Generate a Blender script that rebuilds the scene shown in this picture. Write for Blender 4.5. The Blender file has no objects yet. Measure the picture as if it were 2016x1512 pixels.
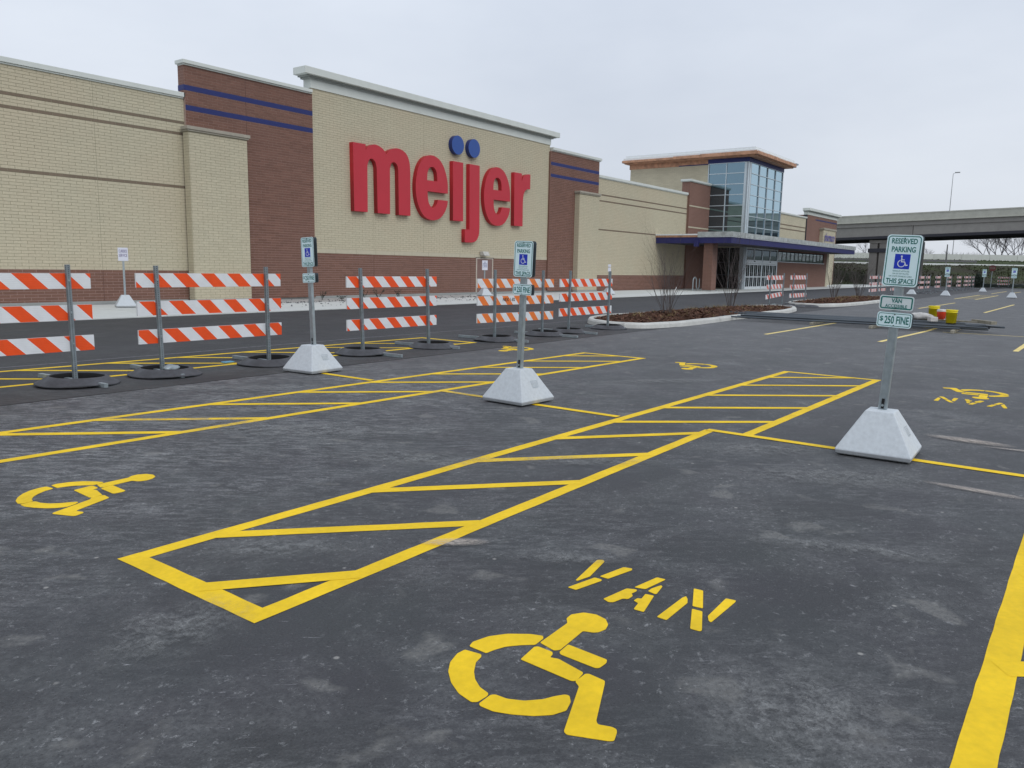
import bpy, math, random
import numpy as np
from mathutils import Vector, Matrix
random.seed(7); RNG = np.random.default_rng(7)
sc = bpy.context.scene
COL = sc.collection
R = math.radians

# ------------------------------------------------------------ camera
PITCH, ROLL, YAW, EYE = 0.14955, 0.01854, 0.93131, 1.6
fw = Vector((math.sin(YAW)*math.cos(PITCH), math.cos(YAW)*math.cos(PITCH), -math.sin(PITCH)))
rt = Vector((math.cos(YAW), -math.sin(YAW), 0)); up = rt.cross(fw)
rt, up = math.cos(ROLL)*rt+math.sin(ROLL)*up, -math.sin(ROLL)*rt+math.cos(ROLL)*up
cam = bpy.data.objects.new('camera', bpy.data.cameras.new('camera')); COL.objects.link(cam)
m = Matrix((rt, up, -fw)).transposed().to_4x4(); m.translation = Vector((0, 0, EYE))
cam.matrix_world = m
cam.data.sensor_width = 36; cam.data.lens = 36*1537/2016
cam.data.clip_end = 3000; cam.data.clip_start = 0.05
sc.camera = cam

# ------------------------------------------------------------ sky and sun (overcast)
SUN_EL, SUN_AZ = R(40), R(200)        # azimuth clockwise from +Y
world = bpy.data.worlds.new('World'); sc.world = world; world.use_nodes = True
nt = world.node_tree; nt.nodes.clear()
out = nt.nodes.new('ShaderNodeOutputWorld'); bg = nt.nodes.new('ShaderNodeBackground')
sky = nt.nodes.new('ShaderNodeTexSky'); sky.sky_type = 'NISHITA'; sky.sun_disc = False
sky.sun_elevation = SUN_EL; sky.sun_rotation = SUN_AZ
tc = nt.nodes.new('ShaderNodeTexCoord'); mp = nt.nodes.new('ShaderNodeMapping')
mp.inputs['Scale'].default_value = (1.0, 1.0, 2.6)
n1 = nt.nodes.new('ShaderNodeTexNoise'); n1.inputs['Scale'].default_value = 1.7; n1.inputs['Detail'].default_value = 5
n1.inputs['Roughness'].default_value = 0.55
cr = nt.nodes.new('ShaderNodeValToRGB')
cr.color_ramp.elements[0].position = 0.28; cr.color_ramp.elements[0].color = (.855, .865, .89, 1)
cr.color_ramp.elements[1].position = 0.74; cr.color_ramp.elements[1].color = (1.07, 1.06, 1.05, 1)
# overcast: a little brighter and bluer overhead than at the horizon
sz = nt.nodes.new('ShaderNodeSeparateXYZ'); gz = nt.nodes.new('ShaderNodeValToRGB')
gz.color_ramp.elements[0].position = 0.0; gz.color_ramp.elements[0].color = (6.45, 6.85, 7.5, 1)
gz.color_ramp.elements[1].position = 0.36; gz.color_ramp.elements[1].color = (7.45, 8.1, 9.1, 1)
mg = nt.nodes.new('ShaderNodeMixRGB'); mg.blend_type = 'MULTIPLY'; mg.inputs[0].default_value = 1
nt.links.new(tc.outputs['Generated'], sz.inputs[0]); nt.links.new(sz.outputs[2], gz.inputs[0])
mx = nt.nodes.new('ShaderNodeMixRGB'); mx.inputs[0].default_value = 0.95
nt.links.new(tc.outputs['Generated'], mp.inputs[0]); nt.links.new(mp.outputs[0], n1.inputs[0])
nt.links.new(n1.outputs[0], cr.inputs[0]); nt.links.new(sky.outputs[0], mx.inputs[1]); nt.links.new(gz.outputs[0], mg.inputs[1]); nt.links.new(cr.outputs[0], mg.inputs[2]); nt.links.new(mg.outputs[0], mx.inputs[2])
nt.links.new(mx.outputs[0], bg.inputs[0]); bg.inputs[1].default_value = 0.1
nt.links.new(bg.outputs[0], out.inputs[0])
sun = bpy.data.objects.new('sun', bpy.data.lights.new('sun', 'SUN')); COL.objects.link(sun)
sun.data.energy = 1.0; sun.data.angle = R(35); sun.data.color = (1, 0.975, 0.94)
sd = Vector((math.sin(SUN_AZ)*math.cos(SUN_EL), math.cos(SUN_AZ)*math.cos(SUN_EL), math.sin(SUN_EL)))
sun.rotation_euler = sd.to_track_quat('Z', 'Y').to_euler()
sc.view_settings.view_transform = 'Standard'; sc.view_settings.look = 'None'
sc.view_settings.exposure = 0.07; sc.view_settings.gamma = 1.0; sc.view_settings.use_curve_mapping = False

# ------------------------------------------------------------ tagging helpers
def tag(o, label=None, cat=None, group=None, kind=None):
    if label: o['label'] = label
    if cat: o['category'] = cat
    if group: o['group'] = group
    if kind: o['kind'] = kind
    return o
def empty(name, loc=(0, 0, 0), rz=0.0):
    o = bpy.data.objects.new(name, None); COL.objects.link(o)
    o.location = loc; o.rotation_euler = (0, 0, rz); o.empty_display_size = 0.2
    return o
def children(o): return list(o.children)
def copy_tree(o, parent=None):
    c = o.copy(); COL.objects.link(c)
    if parent is not None: c.parent = parent
    for ch in children(o): copy_tree(ch, c)
    return c

# ------------------------------------------------------------ mesh builder
class MB:
    def __init__(s): s.v = []; s.f = []; s.mi = []
    def add(s, vs, fs, m=0):
        b = len(s.v); s.v += [tuple(p) for p in vs]
        s.f += [tuple(b+i for i in f) for f in fs]; s.mi += [m]*len(fs); return s
    def box(s, x0, x1, y0, y1, z0, z1, m=0):
        return s.add([(x0,y0,z0),(x1,y0,z0),(x1,y1,z0),(x0,y1,z0),(x0,y0,z1),(x1,y0,z1),(x1,y1,z1),(x0,y1,z1)],
            [(0,3,2,1),(4,5,6,7),(0,1,5,4),(1,2,6,5),(2,3,7,6),(3,0,4,7)], m)
    def prism(s, poly, z0, z1, m=0):
        n = len(poly)
        return s.add([(x,y,z0) for x,y in poly]+[(x,y,z1) for x,y in poly],
            [tuple(range(n))[::-1], tuple(range(n,2*n))]+[(i,(i+1)%n,n+(i+1)%n,n+i) for i in range(n)], m)
    def tube(s, p0, p1, r0, r1=None, n=6, m=0, cap=True):
        r1 = r0 if r1 is None else r1
        p0 = Vector(p0); p1 = Vector(p1); d = (p1-p0)
        if d.length < 1e-6: return s
        d.normalize(); a = Vector((0,0,1)) if abs(d.z) < .9 else Vector((1,0,0))
        u = d.cross(a).normalized(); w = d.cross(u)
        vs = []
        for p, r in ((p0,r0),(p1,r1)):
            for i in range(n):
                t = 2*math.pi*i/n; vs.append(p+u*(r*math.cos(t))+w*(r*math.sin(t)))
        fs = [(i,(i+1)%n,n+(i+1)%n,n+i) for i in range(n)]
        if cap: fs += [tuple(range(n))[::-1], tuple(range(n,2*n))]
        return s.add(vs, fs, m)
    def lathe(s, prof, n=24, c=(0,0,0), m=0, warp=None):
        vs = []; k = len(prof)
        for i in range(n):
            t = 2*math.pi*i/n
            for r, z in prof:
                rr, zz = (r, z) if warp is None else warp(r, z, t)
                vs.append((c[0]+rr*math.cos(t), c[1]+rr*math.sin(t), c[2]+zz))
        fs = [(i*k+j, ((i+1)%n)*k+j, ((i+1)%n)*k+j+1, i*k+j+1) for i in range(n) for j in range(k-1)]
        return s.add(vs, fs, m)
    def build(s, name, mats, parent=None, smooth=False, bevel=0.0, seg=1):
        me = bpy.data.meshes.new(name); me.from_pydata(s.v, [], s.f)
        mats = mats if isinstance(mats, (list, tuple)) else [mats]
        for mt in mats: me.materials.append(mt)
        if len(mats) > 1: me.polygons.foreach_set('material_index', s.mi)
        if smooth: me.polygons.foreach_set('use_smooth', [True]*len(me.polygons))
        me.update(); return link(name, me, parent, bevel, seg)
def link(name, me, parent=None, bevel=0.0, seg=1):
    o = bpy.data.objects.new(name, me); COL.objects.link(o)
    if parent is not None: o.parent = parent
    if bevel > 0:
        b = o.modifiers.new('bevel', 'BEVEL'); b.width = bevel; b.segments = seg; b.limit_method = 'ANGLE'; b.angle_limit = R(35)
    return o

# ------------------------------------------------------------ materials
class NB:
    def __init__(s, name):
        s.m = bpy.data.materials.new(name); s.m.use_nodes = True; s.t = s.m.node_tree; s.b = s.t.nodes['Principled BSDF']
        s.tc = s.n('ShaderNodeTexCoord')
    def n(s, ty, **k):
        x = s.t.nodes.new(ty)
        for a, v in k.items():
            if a in x.inputs: x.inputs[a].default_value = v
            else: setattr(x, a, v)
        return x
    def l(s, a, b): s.t.links.new(a, b)
    def co(s, scale=(1,1,1), src='Object', rot=(0,0,0)):
        mpg = s.n('ShaderNodeMapping'); mpg.inputs['Scale'].default_value = scale; mpg.inputs['Rotation'].default_value = rot
        s.l(s.tc.outputs[src], mpg.inputs[0]); return mpg.outputs[0]
    def rc(s, ang, scale):       # rotate first, then stretch
        a = s.n('ShaderNodeMapping'); a.inputs['Rotation'].default_value = (0, 0, R(ang)); s.l(s.tc.outputs['Object'], a.inputs[0])
        c = s.n('ShaderNodeMapping'); c.inputs['Scale'].default_value = scale; s.l(a.outputs[0], c.inputs[0]); return c.outputs[0]
    def noise(s, scale, detail=3, co=None, rough=.55, dist=0):
        x = s.n('ShaderNodeTexNoise'); x.inputs['Scale'].default_value = scale; x.inputs['Detail'].default_value = detail
        x.inputs['Roughness'].default_value = rough; x.inputs['Distortion'].default_value = dist
        s.l(co if co is not None else s.tc.outputs['Object'], x.inputs['Vector']); return x.outputs[0]
    def ramp(s, fac, stops):
        x = s.n('ShaderNodeValToRGB'); cr = x.color_ramp
        while len(cr.elements) < len(stops): cr.elements.new(.5)
        for e, (p, c) in zip(cr.elements, stops):
            e.position = p; e.color = (c, c, c, 1) if isinstance(c, (int, float)) else (*c, 1)
        s.l(fac, x.inputs[0]); return x.outputs[0]
    def mix(s, fac, a, b, blend='MIX'):
        x = s.n('ShaderNodeMixRGB'); x.blend_type = blend
        for i, v in ((0, fac), (1, a), (2, b)):
            if hasattr(v, 'is_linked') or hasattr(v, 'links'): s.l(v, x.inputs[i])
            elif i == 0: x.inputs[0].default_value = v
            else: x.inputs[i].default_value = (*v, 1) if len(v) == 3 else v
        return x.outputs[0]
    def math(s, op, a, b=0.0):
        x = s.n('ShaderNodeMath'); x.operation = op
        for i, v in enumerate((a, b)):
            if hasattr(v, 'links'): s.l(v, x.inputs[i])
            else: x.inputs[i].default_value = v
        return x.outputs[0]
    def color(s, c):
        if hasattr(c, 'links'): s.l(c, s.b.inputs['Base Color'])
        else: s.b.inputs['Base Color'].default_value = (*c, 1)
    def rough(s, r):
        if hasattr(r, 'links'): s.l(r, s.b.inputs['Roughness'])
        else: s.b.inputs['Roughness'].default_value = r
    def bump(s, h, strength=.3, dist=.01):
        x = s.n('ShaderNodeBump'); x.inputs['Strength'].default_value = strength; x.inputs['Distance'].default_value = dist
        s.l(h, x.inputs['Height']); s.l(x.outputs[0], s.b.inputs['Normal'])
def simple(name, c, r=.6, metal=0.0, var=.12, scale=6, bump=0.0, bscale=60, spec=.5, rnd=0.0):
    b = NB(name); n = b.noise(scale, 4)
    v = b.ramp(n, [(.3, 1-var), (.7, 1+var)])
    col = b.mix(1.0, tuple(c), v, 'MULTIPLY')
    if rnd:
        oi = b.n('ShaderNodeObjectInfo'); rv = b.ramp(oi.outputs['Random'], [(0, 1-rnd), (1, 1+rnd)])
        col = b.mix(1.0, col, rv, 'MULTIPLY')
    b.color(col); b.rough(r); b.b.inputs['Metallic'].default_value = metal
    b.b.inputs['Specular IOR Level'].default_value = spec
    if bump: b.bump(b.noise(bscale, 4), bump, .01)
    return b.m

M = {}
# asphalt of the older lot, with tyre scuffs, dust blots and pale specks
def asphalt(name, dark, light, scuff=1.0, region=True):
    b = NB(name)
    big = b.noise(.22, 5, rough=.6); mid = b.noise(1.7, 5, rough=.65); fine = b.noise(95, 3, rough=.8); grit = b.noise(240, 2)
    c = b.mix(b.ramp(big, [(.32, 0), (.68, 1)]), dark, light)
    c = b.mix(b.math('MULTIPLY', b.ramp(b.noise(.9, 4), [(.42, 0), (.62, 1)]), .35), c, tuple(np.array(dark)*np.array((1.02, .97, 1.12))))
    c = b.mix(1.0, c, b.ramp(mid, [(.25, .82), (.75, 1.2)]), 'MULTIPLY')
    c = b.mix(1.0, c, b.ramp(fine, [(.25, .55), (.5, 1.0), (.78, 1.55)]), 'MULTIPLY')
    if scuff > 0:
        sx = b.n('ShaderNodeSeparateXYZ'); b.l(b.tc.outputs['Object'], sx.inputs[0])
        area = b.ramp(b.noise(.55, 4, rough=.6), [(.40, 0), (.62, 1)])
        if region:      # the bays nearest the dark strip are scrubbed pale by turning tyres
            ry = b.ramp(b.math('DIVIDE', sx.outputs[1], 10), [(.30, 0), (.62, .9), (.9, 1)])
            rx = b.ramp(b.math('DIVIDE', sx.outputs[0], 20), [(.08, 1), (.40, .9), (.52, .1)])
            area = b.math('MAXIMUM', b.math('MULTIPLY', area, .35), b.math('MULTIPLY', rx, ry))
            area = b.math('MULTIPLY', area, b.ramp(b.noise(.9, 4, b.rc(53, (1, 2, 1))), [(.34, .25), (.6, 1)]))
            # paler along X: grazing brightening painted into the colour, plus some aisle dust
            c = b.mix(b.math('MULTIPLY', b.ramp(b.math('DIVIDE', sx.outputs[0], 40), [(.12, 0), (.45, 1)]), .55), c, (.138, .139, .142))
        gr1 = b.ramp(b.noise(34, 5, rough=.8), [(.38, 0), (.62, 1)]); gr2 = b.ramp(b.noise(60, 4, rough=.85), [(.40, .1), (.58, 1)])
        # broad pale clouds of dust with grainy texture
        cn = b.noise(1.25, 7, rough=.74, dist=.5); cl = b.ramp(cn, [(.47, 0), (.70, 1)])
        c = b.mix(b.math('MULTIPLY', b.math('MULTIPLY', cl, gr1), .50*scuff), c, (.24, .245, .245))
        # crisp flecks of pale fines, thicker inside the clouds
        fl = b.ramp(b.noise(19, 7, rough=.84, dist=.3), [(.575, 0), (.625, 1)])
        c = b.mix(b.math('MULTIPLY', b.math('MULTIPLY', fl, b.ramp(cn, [(.38, .12), (.62, 1)])), .8*scuff), c, (.32, .325, .33))
        # dark polished freckles
        dk = b.ramp(b.noise(16, 6, rough=.8), [(.34, 1), (.42, 0)])
        c = b.mix(b.math('MULTIPLY', dk, .45*scuff), c, (.026, .028, .036))
        # faint purple / green tint drift
        c = b.mix(b.math('MULTIPLY', b.ramp(b.noise(1.9, 3), [(.40, 0), (.65, 1)]), .16), c, (.060, .053, .066))
        c = b.mix(b.math('MULTIPLY', b.ramp(b.noise(1.5, 3, b.co((1, 1, 1), rot=(1, 0, 0))), [(.45, 0), (.65, 1)]), .16), c, (.052, .066, .066))
        # short tyre scuffs, two directions
        for (ax, sc_, th) in ((53, 4.6, .50), (24, 6.0, .56)):
            st = b.noise(sc_, 7, b.rc(ax, (1.0, 3.6, 1)), rough=.82, dist=.5)
            s1 = b.math('MULTIPLY', b.math('MULTIPLY', b.ramp(st, [(th-.02, 0), (th+.06, 1)]), area), gr2)
            c = b.mix(b.math('MULTIPLY', s1, .85*scuff), c, (.35, .355, .36))
        # hair-thin bright scratches
        sc2 = b.noise(6, 4, b.rc(50, (1.0, 9, 1)), rough=.7, dist=1.4)
        c = b.mix(b.math('MULTIPLY', b.math('MULTIPLY', b.ramp(sc2, [(.66, 0), (.70, 1)]), gr1), .7*scuff), c, (.42, .42, .44))
        bl = b.noise(3.1, 3, rough=.45, dist=.4); blm = b.math('MULTIPLY', b.ramp(bl, [(.63, 0), (.70, 1)]), b.ramp(b.noise(42, 3), [(.3, .25), (.65, 1)]))
        c = b.mix(b.math('MULTIPLY', blm, .5*scuff), c, (.235, .23, .215))
        for vs_, r0, st_ in ((4.2, .05, .75), (9.5, .035, .7)):
            vo = b.n('ShaderNodeTexVoronoi'); vo.inputs['Scale'].default_value = vs_; b.l(b.co((1, 1, 0)), vo.inputs['Vector'])
            keep = b.ramp(vo.outputs['Color'], [(.55, 0), (.6, 1)])
            c = b.mix(b.math('MULTIPLY', b.math('MULTIPLY', b.ramp(vo.outputs['Distance'], [(r0*.6, 1), (r0*1.3, 0)]), keep), st_*scuff), c, (.36, .35, .33))
    vd = b.n('ShaderNodeTexVoronoi'); vd.inputs['Scale'].default_value = 42; b.l(b.tc.outputs['Object'], vd.inputs['Vector'])
    c = b.mix(b.math('MULTIPLY', b.ramp(vd.outputs['Distance'], [(.10, 1), (.2, 0)]), .55), c, (.012, .012, .014))
    b.color(c); b.rough(b.ramp(mid, [(.3, .66), (.7, .80)])); b.b.inputs['Specular IOR Level'].default_value = .5
    b.bump(b.math('ADD', grit, b.math('MULTIPLY', fine, 1.5)), .35, .006)
    return b.m
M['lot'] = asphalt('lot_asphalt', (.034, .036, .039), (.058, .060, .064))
M['strip'] = asphalt('strip_asphalt', (.020, .0205, .022), (.034, .035, .037), .22, False)
M['lane'] = asphalt('lane_asphalt', (.021, .022, .025), (.031, .032, .036), .12, False)
# yellow paint
def paint(name, c, wear=.5):
    b = NB(name); fine = b.noise(120, 4, rough=.75)
    col = b.mix(1.0, c, b.ramp(b.noise(2.4, 4), [(.3, .86), (.7, 1.1)]), 'MULTIPLY')
    col = b.mix(1.0, col, b.ramp(b.noise(26, 3), [(.3, .93), (.7, 1.05)]), 'MULTIPLY')
    col = b.mix(b.math('MULTIPLY', b.ramp(fine, [(.74, 0), (.80, 1)]), wear), col, (.16, .13, .05))
    b.color(col); b.rough(.7); b.b.inputs['Specular IOR Level'].default_value = .3; b.bump(fine, .25, .004); return b.m
M['paint'] = paint('yellow_paint', (.88, .585, .012))
M['line'] = paint('pale_yellow_paint', (.84, .66, .24))
M['seam'] = simple('tar_seam', (.018, .018, .02), .8, var=.4, scale=9)
M['gutter'] = simple('gutter_edge', (.13, .13, .14), .85, var=.35, scale=12)
def concrete(name, c, var=.13, bump=.2):
    b = NB(name)
    col = b.mix(1.0, c, b.ramp(b.noise(1.3, 5, rough=.65), [(.25, 1-var), (.75, 1+var*.7)]), 'MULTIPLY')
    col = b.mix(1.0, col, b.ramp(b.noise(28, 4), [(.25, .9), (.75, 1.08)]), 'MULTIPLY')
    col = b.mix(b.math('MULTIPLY', b.ramp(b.noise(55, 3), [(.68, 0), (.76, 1)]), .35), col, tuple(np.array(c)*.45))
    oi = b.n('ShaderNodeObjectInfo')
    col = b.mix(1.0, col, b.ramp(oi.outputs['Random'], [(0, .94), (1, 1.04)]), 'MULTIPLY')
    b.color(col); b.rough(.85); b.bump(b.noise(90, 4), bump, .006); return b.m
M['walk'] = concrete('sidewalk_concrete', (.60, .62, .60), .08)
M['kerb'] = concrete('kerb_concrete', (.56, .56, .53), .2)
M['found'] = concrete('foundation_concrete', (.30, .31, .30))
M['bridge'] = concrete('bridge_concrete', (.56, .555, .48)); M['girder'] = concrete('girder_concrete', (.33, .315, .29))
M['barrier'] = concrete('barrier_concrete', (.60, .62, .58), .08)
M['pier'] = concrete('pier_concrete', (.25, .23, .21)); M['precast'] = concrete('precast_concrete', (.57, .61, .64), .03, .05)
M['precast_rim'] = concrete('precast_rim', (.42, .44, .45), .2, .2)
# bricks
def brickmat(name, c, var, hue=(1.05, .97, .95)):
    b = NB(name); g = b.n('ShaderNodeNewGeometry'); oi = b.n('ShaderNodeObjectInfo')
    rnd = b.math('FRACT', b.math('ADD', g.outputs['Random Per Island'], b.math('MULTIPLY', oi.outputs['Random'], 7.3)))
    col = b.mix(1.0, c, b.ramp(rnd, [(0, 1-var), (.5, 1.0), (1, 1+var)]), 'MULTIPLY')
    col = b.mix(b.ramp(b.noise(.5, 3, src_co(b)), [(.3, 0), (.7, .5)]), col, tuple(np.array(c)*np.array(hue)))
    col = b.mix(1.0, col, b.ramp(b.noise(14, 4, src_co(b)), [(.25, .9), (.75, 1.08)]), 'MULTIPLY')
    b.color(col); b.rough(.9); b.b.inputs['Specular IOR Level'].default_value = .25; b.bump(b.noise(160, 3), .25, .004); return b.m
def src_co(b):
    g = b.n('ShaderNodeNewGeometry'); return g.outputs['Position']
CREAM = (.525, .482, .355); BROWN = (.195, .104, .078); TRIM = (.20, .160, .118)
M['cream'] = brickmat('cream_brick', CREAM, .035); M['brown'] = brickmat('brown_brick', BROWN, .13, (1.0, 1.05, 1.1)); M['trim'] = brickmat('trim_brick', TRIM, .08)
M['mortar_c'] = simple('cream_mortar', (.34, .315, .225), .95, var=.06); M['mortar_b'] = simple('brown_mortar', (.42, .30, .26), .95, var=.08)
def farbrick(name, c, mortar, plane):      # small-scale brick coursing for walls too far away to tell bricks apart
    b = NB(name); g = b.n('ShaderNodeNewGeometry'); sx = b.n('ShaderNodeSeparateXYZ'); b.l(g.outputs['Position'], sx.inputs[0])
    cx = b.n('ShaderNodeCombineXYZ'); b.l(b.math('ADD', sx.outputs[0], sx.outputs[1]), cx.inputs[0]); b.l(sx.outputs[2], cx.inputs[1])
    br = b.n('ShaderNodeTexBrick'); b.l(cx.outputs[0], br.inputs['Vector']); br.inputs['Scale'].default_value = 1
    br.inputs['Brick Width'].default_value = .4064; br.inputs['Row Height'].default_value = .1; br.inputs['Mortar Size'].default_value = .005
    br.inputs['Color1'].default_value = (*tuple(np.array(c)*.94), 1); br.inputs['Color2'].default_value = (*tuple(np.array(c)*1.04), 1)
    br.inputs['Mortar'].default_value = (*mortar, 1)
    b.color(b.mix(1.0, br.outputs[0], b.ramp(b.noise(.6, 3), [(.3, .95), (.7, 1.05)]), 'MULTIPLY')); b.rough(.9)
    b.bump(br.outputs['Fac'], .3, -.01); return b.m
M['fcream'] = farbrick('far_cream_brick', CREAM, (.38, .34, .24), 0); M['fbrown'] = farbrick('far_brown_brick', BROWN, (.30, .20, .17), 0)
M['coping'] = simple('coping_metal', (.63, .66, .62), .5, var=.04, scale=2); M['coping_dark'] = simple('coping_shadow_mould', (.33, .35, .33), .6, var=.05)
M['capstone'] = simple('cast_stone', (.36, .33, .27), .85, var=.1)
M['blue'] = simple('blue_band', (.010, .020, .13), .55, var=.08); M['fascia'] = simple('purple_blue_fascia', (.016, .018, .115), .6, var=.06, scale=1)
M['wood'] = simple('plywood', (.47, .255, .155), .75, var=.3, scale=3, bump=.2); M['membrane'] = simple('white_membrane', (.78, .80, .80), .7, var=.05)
M['tin'] = simple('mottled_flashing', (.42, .45, .44), .5, var=.28, scale=2.6, metal=.1)
M['alu'] = simple('pale_aluminium', (.58, .66, .70), .38, metal=.35, var=.05); M['white_alu'] = simple('white_door_frame', (.66, .71, .74), .42, var=.05)
M['grey_alu'] = simple('grey_aluminium', (.33, .37, .40), .5, metal=.3, var=.08)
def glass(name, body, refl, fac):
    b = NB(name); gl = b.n('ShaderNodeBsdfGlossy'); gl.inputs['Color'].default_value = (*refl, 1); gl.inputs['Roughness'].default_value = .025
    df = b.n('ShaderNodeBsdfDiffuse'); df.inputs['Color'].default_value = (*body, 1)
    bp = b.n('ShaderNodeBump'); bp.inputs['Strength'].default_value = .04; bp.inputs['Distance'].default_value = .02
    b.l(b.noise(.9, 2), bp.inputs['Height']); b.l(bp.outputs[0], gl.inputs['Normal'])
    ms = b.n('ShaderNodeMixShader'); fr = b.n('ShaderNodeFresnel'); fr.inputs['IOR'].default_value = 1.5
    b.l(b.math('ADD', b.math('MULTIPLY', fr.outputs[0], .9), fac), ms.inputs[0]); b.l(df.outputs[0], ms.inputs[1]); b.l(gl.outputs[0], ms.inputs[2])
    b.l(ms.outputs[0], b.t.nodes['Material Output'].inputs[0]); return b.m
M['glass_side'] = glass('tinted_side_glass', (.010, .020, .022), (.46, .68, .82), .36)
M['glass_front'] = glass('tinted_front_glass', (.03, .05, .055), (.66, .86, .96), .52)
M['glass_dark'] = glass('dark_shopfront_glass', (.006, .008, .010), (.5, .6, .65), .05)
M['posterglass'] = glass('window_with_film', (.16, .19, .20), (.6, .7, .72), .12)
M['red'] = simple('red_letter_face', (.50, .024, .040), .5, var=.03, scale=1.5); M['red_side'] = simple('red_letter_return', (.42, .012, .022), .4, var=.03)
M['dot'] = simple('blue_dot_face', (.018, .072, .30), .38, var=.03); M['dot_side'] = simple('blue_dot_return', (.012, .028, .16), .4, var=.03)
M['letter_blue'] = simple('pharmacy_letter', (.06, .045, .30), .5)
# barricade
def sheeting(name, c):
    b = NB(name); w = b.n('ShaderNodeTexWave'); w.bands_direction = 'Z'; w.inputs['Scale'].default_value = 14
    b.l(b.tc.outputs['Object'], w.inputs['Vector'])
    b.color(b.mix(1.0, c, b.ramp(b.noise(7, 4), [(.3, .93), (.75, 1.04)]), 'MULTIPLY')); b.rough(.38); b.bump(w.outputs[0], .25, .003); return b.m
M['orange'] = sheeting('orange_sheeting', (.88, .085, .008)); M['orange2'] = sheeting('faded_orange_sheeting', (.85, .20, .03)); M['orange3'] = sheeting('pink_red_sheeting', (.70, .17, .13))
M['white_sh'] = sheeting('white_sheeting', (.76, .78, .80))
def perforated(name, c):
    b = NB(name); sx = b.n('ShaderNodeSeparateXYZ'); b.l(b.tc.outputs['Object'], sx.inputs[0])
    fz = b.math('ABSOLUTE', b.math('SUBTRACT', b.math('FRACT', b.math('DIVIDE', sx.outputs[2], .0254)), .5))
    ax = b.math('MULTIPLY', b.math('MINIMUM', b.math('ABSOLUTE', sx.outputs[0]), b.math('ABSOLUTE', sx.outputs[1])), 39.4)
    d = b.math('SQRT', b.math('ADD', b.math('MULTIPLY', fz, fz), b.math('MULTIPLY', ax, ax)))
    c2 = b.mix(1.0, c, b.ramp(b.noise(9, 5), [(.3, .75), (.7, 1.15)]), 'MULTIPLY')
    b.color(b.mix(b.ramp(d, [(.2, 1), (.26, 0)]), c2, (.015, .018, .02))); b.rough(.5); b.b.inputs['Metallic'].default_value = .35; return b.m
M['perf'] = perforated('perforated_steel', (.24, .28, .30))
M['galv'] = simple('galvanised_steel', (.34, .39, .41), .45, metal=.45, var=.14, scale=14)
M['rubber'] = simple('worn_rubber', (.062, .064, .072), .75, var=.35, scale=7, bump=.3, bscale=40)
M['hole_shade'] = simple('hole_shade_black', (.012, .012, .013), .9, var=.2)  # near-black colour standing in for the shade inside holes
M['panel'] = simple('reflective_white', (.74, .92, .96), .5, var=.02, spec=.3); M['panel_grey'] = simple('dull_reflective_white', (.66, .74, .76), .5, var=.03)
M['green'] = simple('sign_green', (.003, .165, .145), .45, var=.03); M['isa'] = simple('sign_blue', (.008, .035, .52), .4, var=.03)
M['isa_white'] = simple('symbol_white', (.70, .74, .84), .5, var=.02); M['alu_back'] = simple('sign_back_metal', (.13, .16, .18), .5, metal=.5, var=.1)
M['edge'] = simple('sign_edge', (.36, .50, .52), .5, var=.02)
M['plainwhite'] = simple('plain_sign_white', (.66, .67, .74), .5, var=.03); M['ink'] = simple('purple_ink', (.16, .13, .26), .6); M['ink_blue'] = simple('blue_ink', (.05, .06, .22), .6)
M['black'] = simple('black_ink', (.02, .02, .02), .7); M['bolt'] = simple('bolt', (.08, .13, .12), .4, metal=.6)
# planting and terrain
def terrain(name, stops, scale=.35, bump=.8, fine=9):
    b = NB(name); n = b.noise(scale, 8, rough=.7); f = b.noise(fine, 6, rough=.75)
    c = b.ramp(n, stops); c = b.mix(1.0, c, b.ramp(f, [(.25, .55), (.75, 1.45)]), 'MULTIPLY')
    b.color(c); b.rough(.97); b.b.inputs['Specular IOR Level'].default_value = .1; b.bump(f, bump, .1); return b.m
M['mulch'] = terrain('bark_mulch', [(.3, (.050, .022, .013)), (.6, (.105, .050, .030)), (.8, (.16, .10, .045))], 3, 1.0, 26)
M['chip'] = simple('bark_chip', (.115, .052, .030), .95, var=.5, scale=11)
M['straw'] = simple('dry_grass', (.24, .18, .085), .9, var=.35, scale=5)
M['twig'] = simple('bare_twig', (.10, .082, .078), .85, var=.3, scale=3); M['twig_far'] = simple('bare_branches', (.11, .10, .11), .9, var=.2, scale=.5)
M['leaf_dark'] = simple('dark_leaf', (.020, .032, .022), .7, var=.4, scale=20)
M['bank'] = terrain('rough_bank', [(.25, (.030, .030, .022)), (.45, (.052, .050, .036)), (.6, (.052, .066, .030)), (.8, (.085, .08, .055))], .16)
M['grass'] = terrain('verge_grass', [(.25, (.035, .05, .026)), (.55, (.06, .078, .036)), (.8, (.085, .095, .045))], .3)
M['wood_far'] = terrain('wooded_hill', [(.3, (.030, .036, .026)), (.6, (.055, .062, .040)), (.8, (.075, .07, .05))], .03, .8, .5)
M['gravel'] = terrain('pale_gravel_bed', [(.3, (.34, .33, .31)), (.6, (.55, .54, .52)), (.85, (.66, .65, .63))], 2.2, .6, 30)
M['timber'] = simple('weathered_timber', (.27, .25, .20), .9, var=.3, scale=7, bump=.3); M['steel'] = simple('dark_pipe_steel', (.085, .10, .115), .5, metal=.3, var=.3, scale=3)
M['steel2'] = simple('grey_pipe_steel', (.14, .16, .175), .5, metal=.3, var=.25, scale=3)
M['bucket'] = simple('yellow_plastic', (.92, .74, .01), .45, var=.12, scale=6); M['bucket_rim'] = simple('dirty_rim', (.22, .17, .03), .7, var=.3)
M['cooler'] = simple('orange_red_plastic', (.72, .06, .022), .4, var=.05); M['offwhite'] = simple('off_white_plastic', (.60, .58, .56), .6, var=.15, scale=9)
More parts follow.
